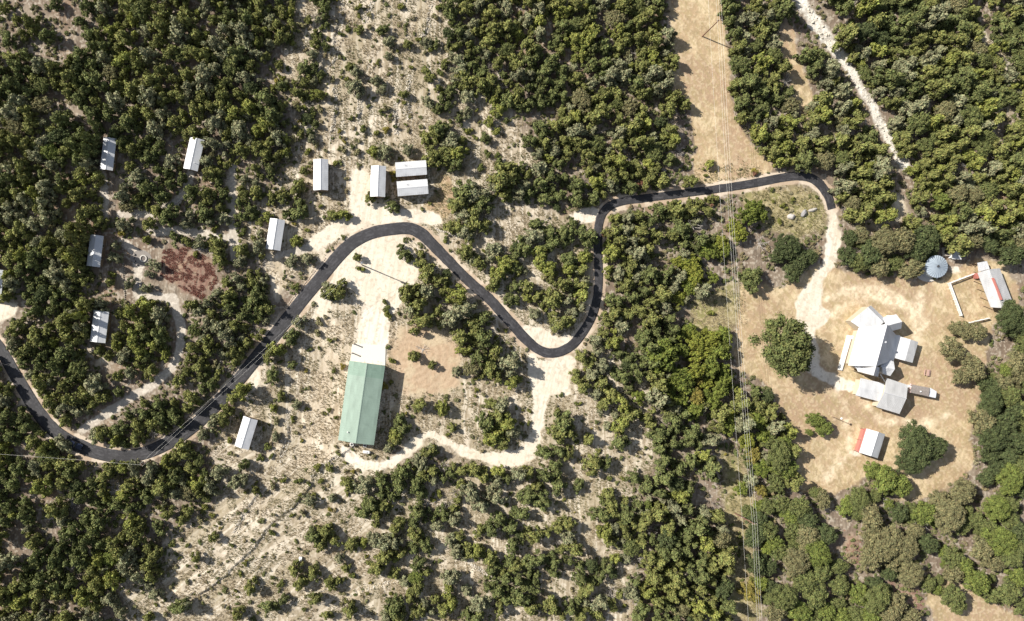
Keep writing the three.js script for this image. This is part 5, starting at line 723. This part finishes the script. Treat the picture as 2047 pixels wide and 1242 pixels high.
{
  const f = thing('fire_pit', 'round stone fire pit ring on the gravel clearing', 'fire pit', X(286.5), Z(517));
  for (let i = 0; i < 18; i++) { const a = i * 6.2832 / 18, s = part(f, 'stone', new THREE.BoxGeometry(0.34, 0.42, 0.31), M_CONC); s.position.set(Math.cos(a) * 0.93, 0.16, Math.sin(a) * 0.93); s.rotation.y = -a + R(-0.06, 0.06); s.scale.setScalar(R(0.93, 1.04)); }
  part(f, 'ash_bed', cyl(0.78, 0.78, 0.12, 20, 0, 0, 0), mat(0.16, 0.14, 0.13, 1));
  [[268, 509, 'stump seat furthest along the arc, away from the picnic table'], [266.8, 515, 'stump seat second from the far end of the arc'], [269, 522.5, 'stump seat third along the arc by the fire pit'], [273.5, 530, 'stump seat of the arc standing towards the picnic table']].forEach(([x, y, l]) => { const s = thing('stump_seat', l, 'stump', X(x), Z(y), R(0, 6), 'stump seats at the fire pit'); part(s, 'bark', new THREE.CylinderGeometry(0.33, 0.36, 0.5, 14, 1, true).translate(0, 0.22, 0), mat(0.05, 0.04, 0.035, 1, 0, { side: THREE.DoubleSide })); part(s, 'cut_face', cyl(0.3, 0.3, 0.46, 14), mat(0.30, 0.27, 0.25, 0.95)); });
  const pad = new THREE.Mesh(new THREE.CircleGeometry(1, 40).scale(3.4, 2.9, 1).rotateX(-Math.PI / 2).translate(X(281), groundY(X(281), Z(519)) + 0.05, Z(519)), mat(0.27, 0.245, 0.22, 1)); pad.name = 'gravel_pad'; pad.userData.kind = 'structure'; pad.receiveShadow = true; scene.add(pad);
}
function stoneLine(name, label, category, pts, w, h, m) {
  const line = ribbonPath(pts.map(([x, y]) => [x, y, 0]), 0.62), g = thing(name, label, category, line[0].x, line[0].z, 0, undefined, 0), geos = [];
  line.forEach((p) => { const s = new THREE.DodecahedronGeometry(0.5, 0).scale(w * R(0.8, 1.2), h * R(0.8, 1.2), w * R(0.8, 1.2)).rotateY(R(0, 6)); geos.push(s.translate(p.x - g.position.x + R(-0.06, 0.06), groundY(p.x, p.z) + h * 0.3, p.z - g.position.z + R(-0.06, 0.06))); });
  const q = part(g, 'stones', merge(geos), m); q.userData.kind = 'stuff';
}
stoneLine('stone_edging', 'line of pale edging stones along the curved wood path', 'edging', [[362, 398], [345, 410], [320, 420], [295, 426], [270, 428]], 0.6, 0.4, M_CONC);
stoneLine('stone_edging', 'low stone edging between the fire pit clearing and the shaded cabin', 'edging', [[245, 475], [246, 520], [247, 560], [250, 602]], 0.5, 0.5, M_STONE);
stoneLine('rock_berm', 'low rock berm along the uphill edge of the lane', 'berm', [[300, 884], [350, 856], [396, 818], [436, 776], [466, 744], [500, 700]], 0.7, 0.55, mat(0.30, 0.24, 0.18, 1));
stoneLine('rock_berm', 'pale rock berm beside the lane past the bare track', 'berm', [[560, 630], [590, 590], [620, 553], [650, 517]], 0.5, 0.3, mat(0.42, 0.35, 0.28, 1));
stoneLine('rock_berm', 'white limestone rubble row beside the lane below the tan yard', 'berm', [[872, 458], [900, 468], [925, 476]], 0.8, 0.4, mat(0.5, 0.45, 0.38, 1));
function boulder(label, px, py, sx, sy, sz, turn, m = M_STONE) {
  const g = new THREE.IcosahedronGeometry(1, 2), p = g.attributes.position; for (let i = 0; i < p.count; i++) { const k = 0.75 + 0.45 * noise(p.getX(i) * 1.7 + px, p.getY(i) * 1.7 + p.getZ(i) * 1.7 + py, 6); p.setXYZ(i, p.getX(i) * k * sx, p.getY(i) * k * sy, p.getZ(i) * k * sz); }
  const q = g; q.computeVertexNormals(); const b = single('boulder', q, m, label, 'boulder', 'boulders in the weedy corner'); b.position.set(X(px), groundY(X(px), Z(py)) + sy * 0.25, Z(py)); b.rotation.y = turn;
}
boulder('squat pale boulder in the weeds beside the lane end', 1581, 433, 1.1, 0.8, 0.9, 0.3, mat(0.46, 0.43, 0.40, 1));
boulder('upright grey boulder slab in the weeds beside the lane end', 1606, 427, 0.65, 1.0, 1.35, -0.35, mat(0.30, 0.29, 0.29, 1));
boulder('long low rock ledge block between the weeds and the lane end', 1624, 420, 1.5, 0.5, 0.5, 0.25, mat(0.42, 0.39, 0.35, 1));
{
  const b = thing('utility_box', 'small white utility box beside a juniper on the scrub slope', 'box', X(601), Z(1116), -0.1); part(b, 'cabinet', box(0.85, 0.9, 1.15, 0, 0.42, 0), M_WHITE); part(b, 'lid', box(0.95, 0.08, 1.25, 0, 0.91, 0), M_WHITE); part(b, 'lock', box(0.14, 0.04, 0.18, 0, 0.97, 0.25), M_STEEL);
  for (const [x, y, l] of [[1751, 1099, 'white drum lying among the tan oak crowns'], [1899, 1108, 'white drum half hidden by the mid green oaks']]) { const d = thing('drum', l, 'drum', X(x, 1), Z(y, 1), R(0, 3)); part(d, 'barrel', new THREE.CylinderGeometry(0.5, 0.5, 1.2, 18).rotateZ(Math.PI / 2).translate(0, 0.45, 0), M_WHITE); part(d, 'hoop', new THREE.TorusGeometry(0.51, 0.03, 6, 18).rotateY(Math.PI / 2).translate(0.2, 0.45, 0), M_STEEL); }
}
// dark pickup standing in the shade of the lane
{
  const t = thing('pickup_truck', 'dark blue pickup truck parked in the shade on the lane', 'pickup truck', X(150), Z(886.5), -0.47), paint = mat(0.012, 0.018, 0.04, 0.3);
  const side = new THREE.Shape([[-2.6, 0.45], [2.6, 0.45], [2.65, 0.95], [1.25, 1.08], [0.75, 1.12], [0.35, 1.75], [-0.85, 1.78], [-1.0, 1.15], [-2.6, 1.12]].map((p) => new THREE.Vector2(...p)));
  part(t, 'body', new THREE.ExtrudeGeometry(side, { depth: 1.66, bevelEnabled: true, bevelSize: 0.09, bevelThickness: 0.09, bevelSegments: 2 }).translate(0, 0.02, -0.83), paint);
  part(t, 'windscreen', new THREE.BoxGeometry(0.04, 0.72, 1.5).rotateZ(0.57).translate(0.63, 1.5, 0), M_GLASS); part(t, 'cargo_bed', box(1.5, 0.04, 1.4, -1.82, 1.245, 0), M_DARK);
  for (const [x, z] of [[1.65, 0.86], [1.65, -0.86], [-1.65, 0.86], [-1.65, -0.86]]) { const w = part(t, 'wheel', new THREE.CylinderGeometry(0.4, 0.4, 0.26, 20).rotateX(Math.PI / 2).translate(x, 0.42, z), M_DARK); part(w, 'rim', new THREE.CylinderGeometry(0.22, 0.22, 0.28, 14).rotateX(Math.PI / 2).translate(x, 0.42, z), M_STEEL); }
  for (const s of [-1, 1]) part(t, 'headlight', box(0.06, 0.18, 0.34, 2.73, 0.85, s * 0.6), M_STEEL);
  t.position.y += 0.1;
}
// ---------------------------------------------------------------- poles and wires
function pole(name, label, px, py, h, arms, m = M_RUST, tilt = 0) {
  const t = thing(name, label, 'utility pole', X(px), Z(py), 0, undefined);
  part(t, 'shaft', cyl(0.2, 0.13, h + 0.5, 12, 0, -0.5, 0), m);
  for (const [y, L, turn] of arms) { part(t, 'crossarm', box(L, 0.14, 0.12, 0, y, 0).rotateY(turn), M_WOOD); for (const s of [-0.46, 0, 0.46]) part(t, 'insulator', cyl(0.06, 0.05, 0.2, 8, s * L, y + 0.07, 0).rotateY(turn), M_WHITE); }
  return t;
}
pole('utility_pole', 'tall rust-brown utility pole in the cleared power line strip', 1404.5, 72.5, 12.3, [[12.2, 1.5, 0.07]]);
pole('utility_pole', 'tall rust-brown utility pole leaning over the yellow weeds', 1470, 1027, 12.6, [[12.5, 1.5, 0.07], [4.9, 0.9, 0.07]]);
{
  const t = pole('utility_pole', 'utility pole with a grey transformer in the gravel yard', 724, 530, 11.6, [[11.4, 1.6, 0.9]], mat(0.30, 0.26, 0.22, 0.9));
  part(t, 'transformer', cyl(0.32, 0.32, 0.95, 16, 0.4, 9.9, 0.25), M_STEEL);
  pole('utility_pole', 'short brown utility pole at the lane bend by the dark wood', 300, 920.5, 8, [[7.9, 1.0, -0.8]]);
  const y = thing('yard_light', 'slim yard light pole near the red-fronted shed', 'yard light', X(1663), Z(833)); part(y, 'shaft', cyl(0.1, 0.07, 5, 10), M_WOOD); part(y, 'lamp_head', new THREE.SphereGeometry(0.36, 14, 10).scale(1, 0.6, 1).translate(0.2, 4.9, 0.05), M_WHITE); part(y, 'bracket', rod([0, 4.7, 0], [0.3, 4.9, 0.05], 0.05), M_STEEL);
}
const wireM = mat(0.8, 0.78, 0.72, 0.8);
function wire(label, pts, sag, group, r = 0.018) {
  const line = [];
  for (let k = 0; k + 1 < pts.length; k++) { const a = new THREE.Vector3(...pts[k]), b = new THREE.Vector3(...pts[k + 1]), n = 24; for (let i = k ? 1 : 0; i <= n; i++) { const t = i / n, p = a.clone().lerp(b, t); p.y -= sag * 4 * t * (1 - t); line.push(p); } }
  single('power_wire', new THREE.TubeGeometry(new THREE.CatmullRomCurve3(line), line.length * 2, r, 8), wireM, label, 'wire', group);
}
{
  const at = (px, py, h, ox = 0) => [X(px) + ox, h, Z(py)], top = [1372, -740], p1 = [1404.5, 72.5], p2 = [1470, 1027], end = [1526, 1840];
  for (const o of [-0.69, 0, 0.69]) wire('overhead power wire strung high along the cleared strip', [at(...top, 12.3, o), at(...p1, 12.5, o), at(...p2, 12.8, o), at(...end, 12.5, o)], 1.6, 'high wires of the power line');
  wire('single lower wire hanging under the power line bundle', [at(...top, 5, -0.3), at(...p1, 5, 0.2), at(...p2, 5.1, -0.2), at(...end, 5, -0.3)], 0.6);
  for (const o of [-0.45, 0.45]) wire('service wire over the lane from the gravel yard pole', [[X(300) + o * 0.7, 8.1, Z(920.5) + o * 0.7], [X(724) + o, 11.6, Z(530) + o]], 2.2, 'service wires over the lane', 0.014);
  wire('service wire running from the short pole over the dark wood', [[X(300), 8.1, Z(920.5)], [X(-120), 8.5, Z(890)]], 1.2, undefined, 0.016);
}
renderer.render(scene, camera);
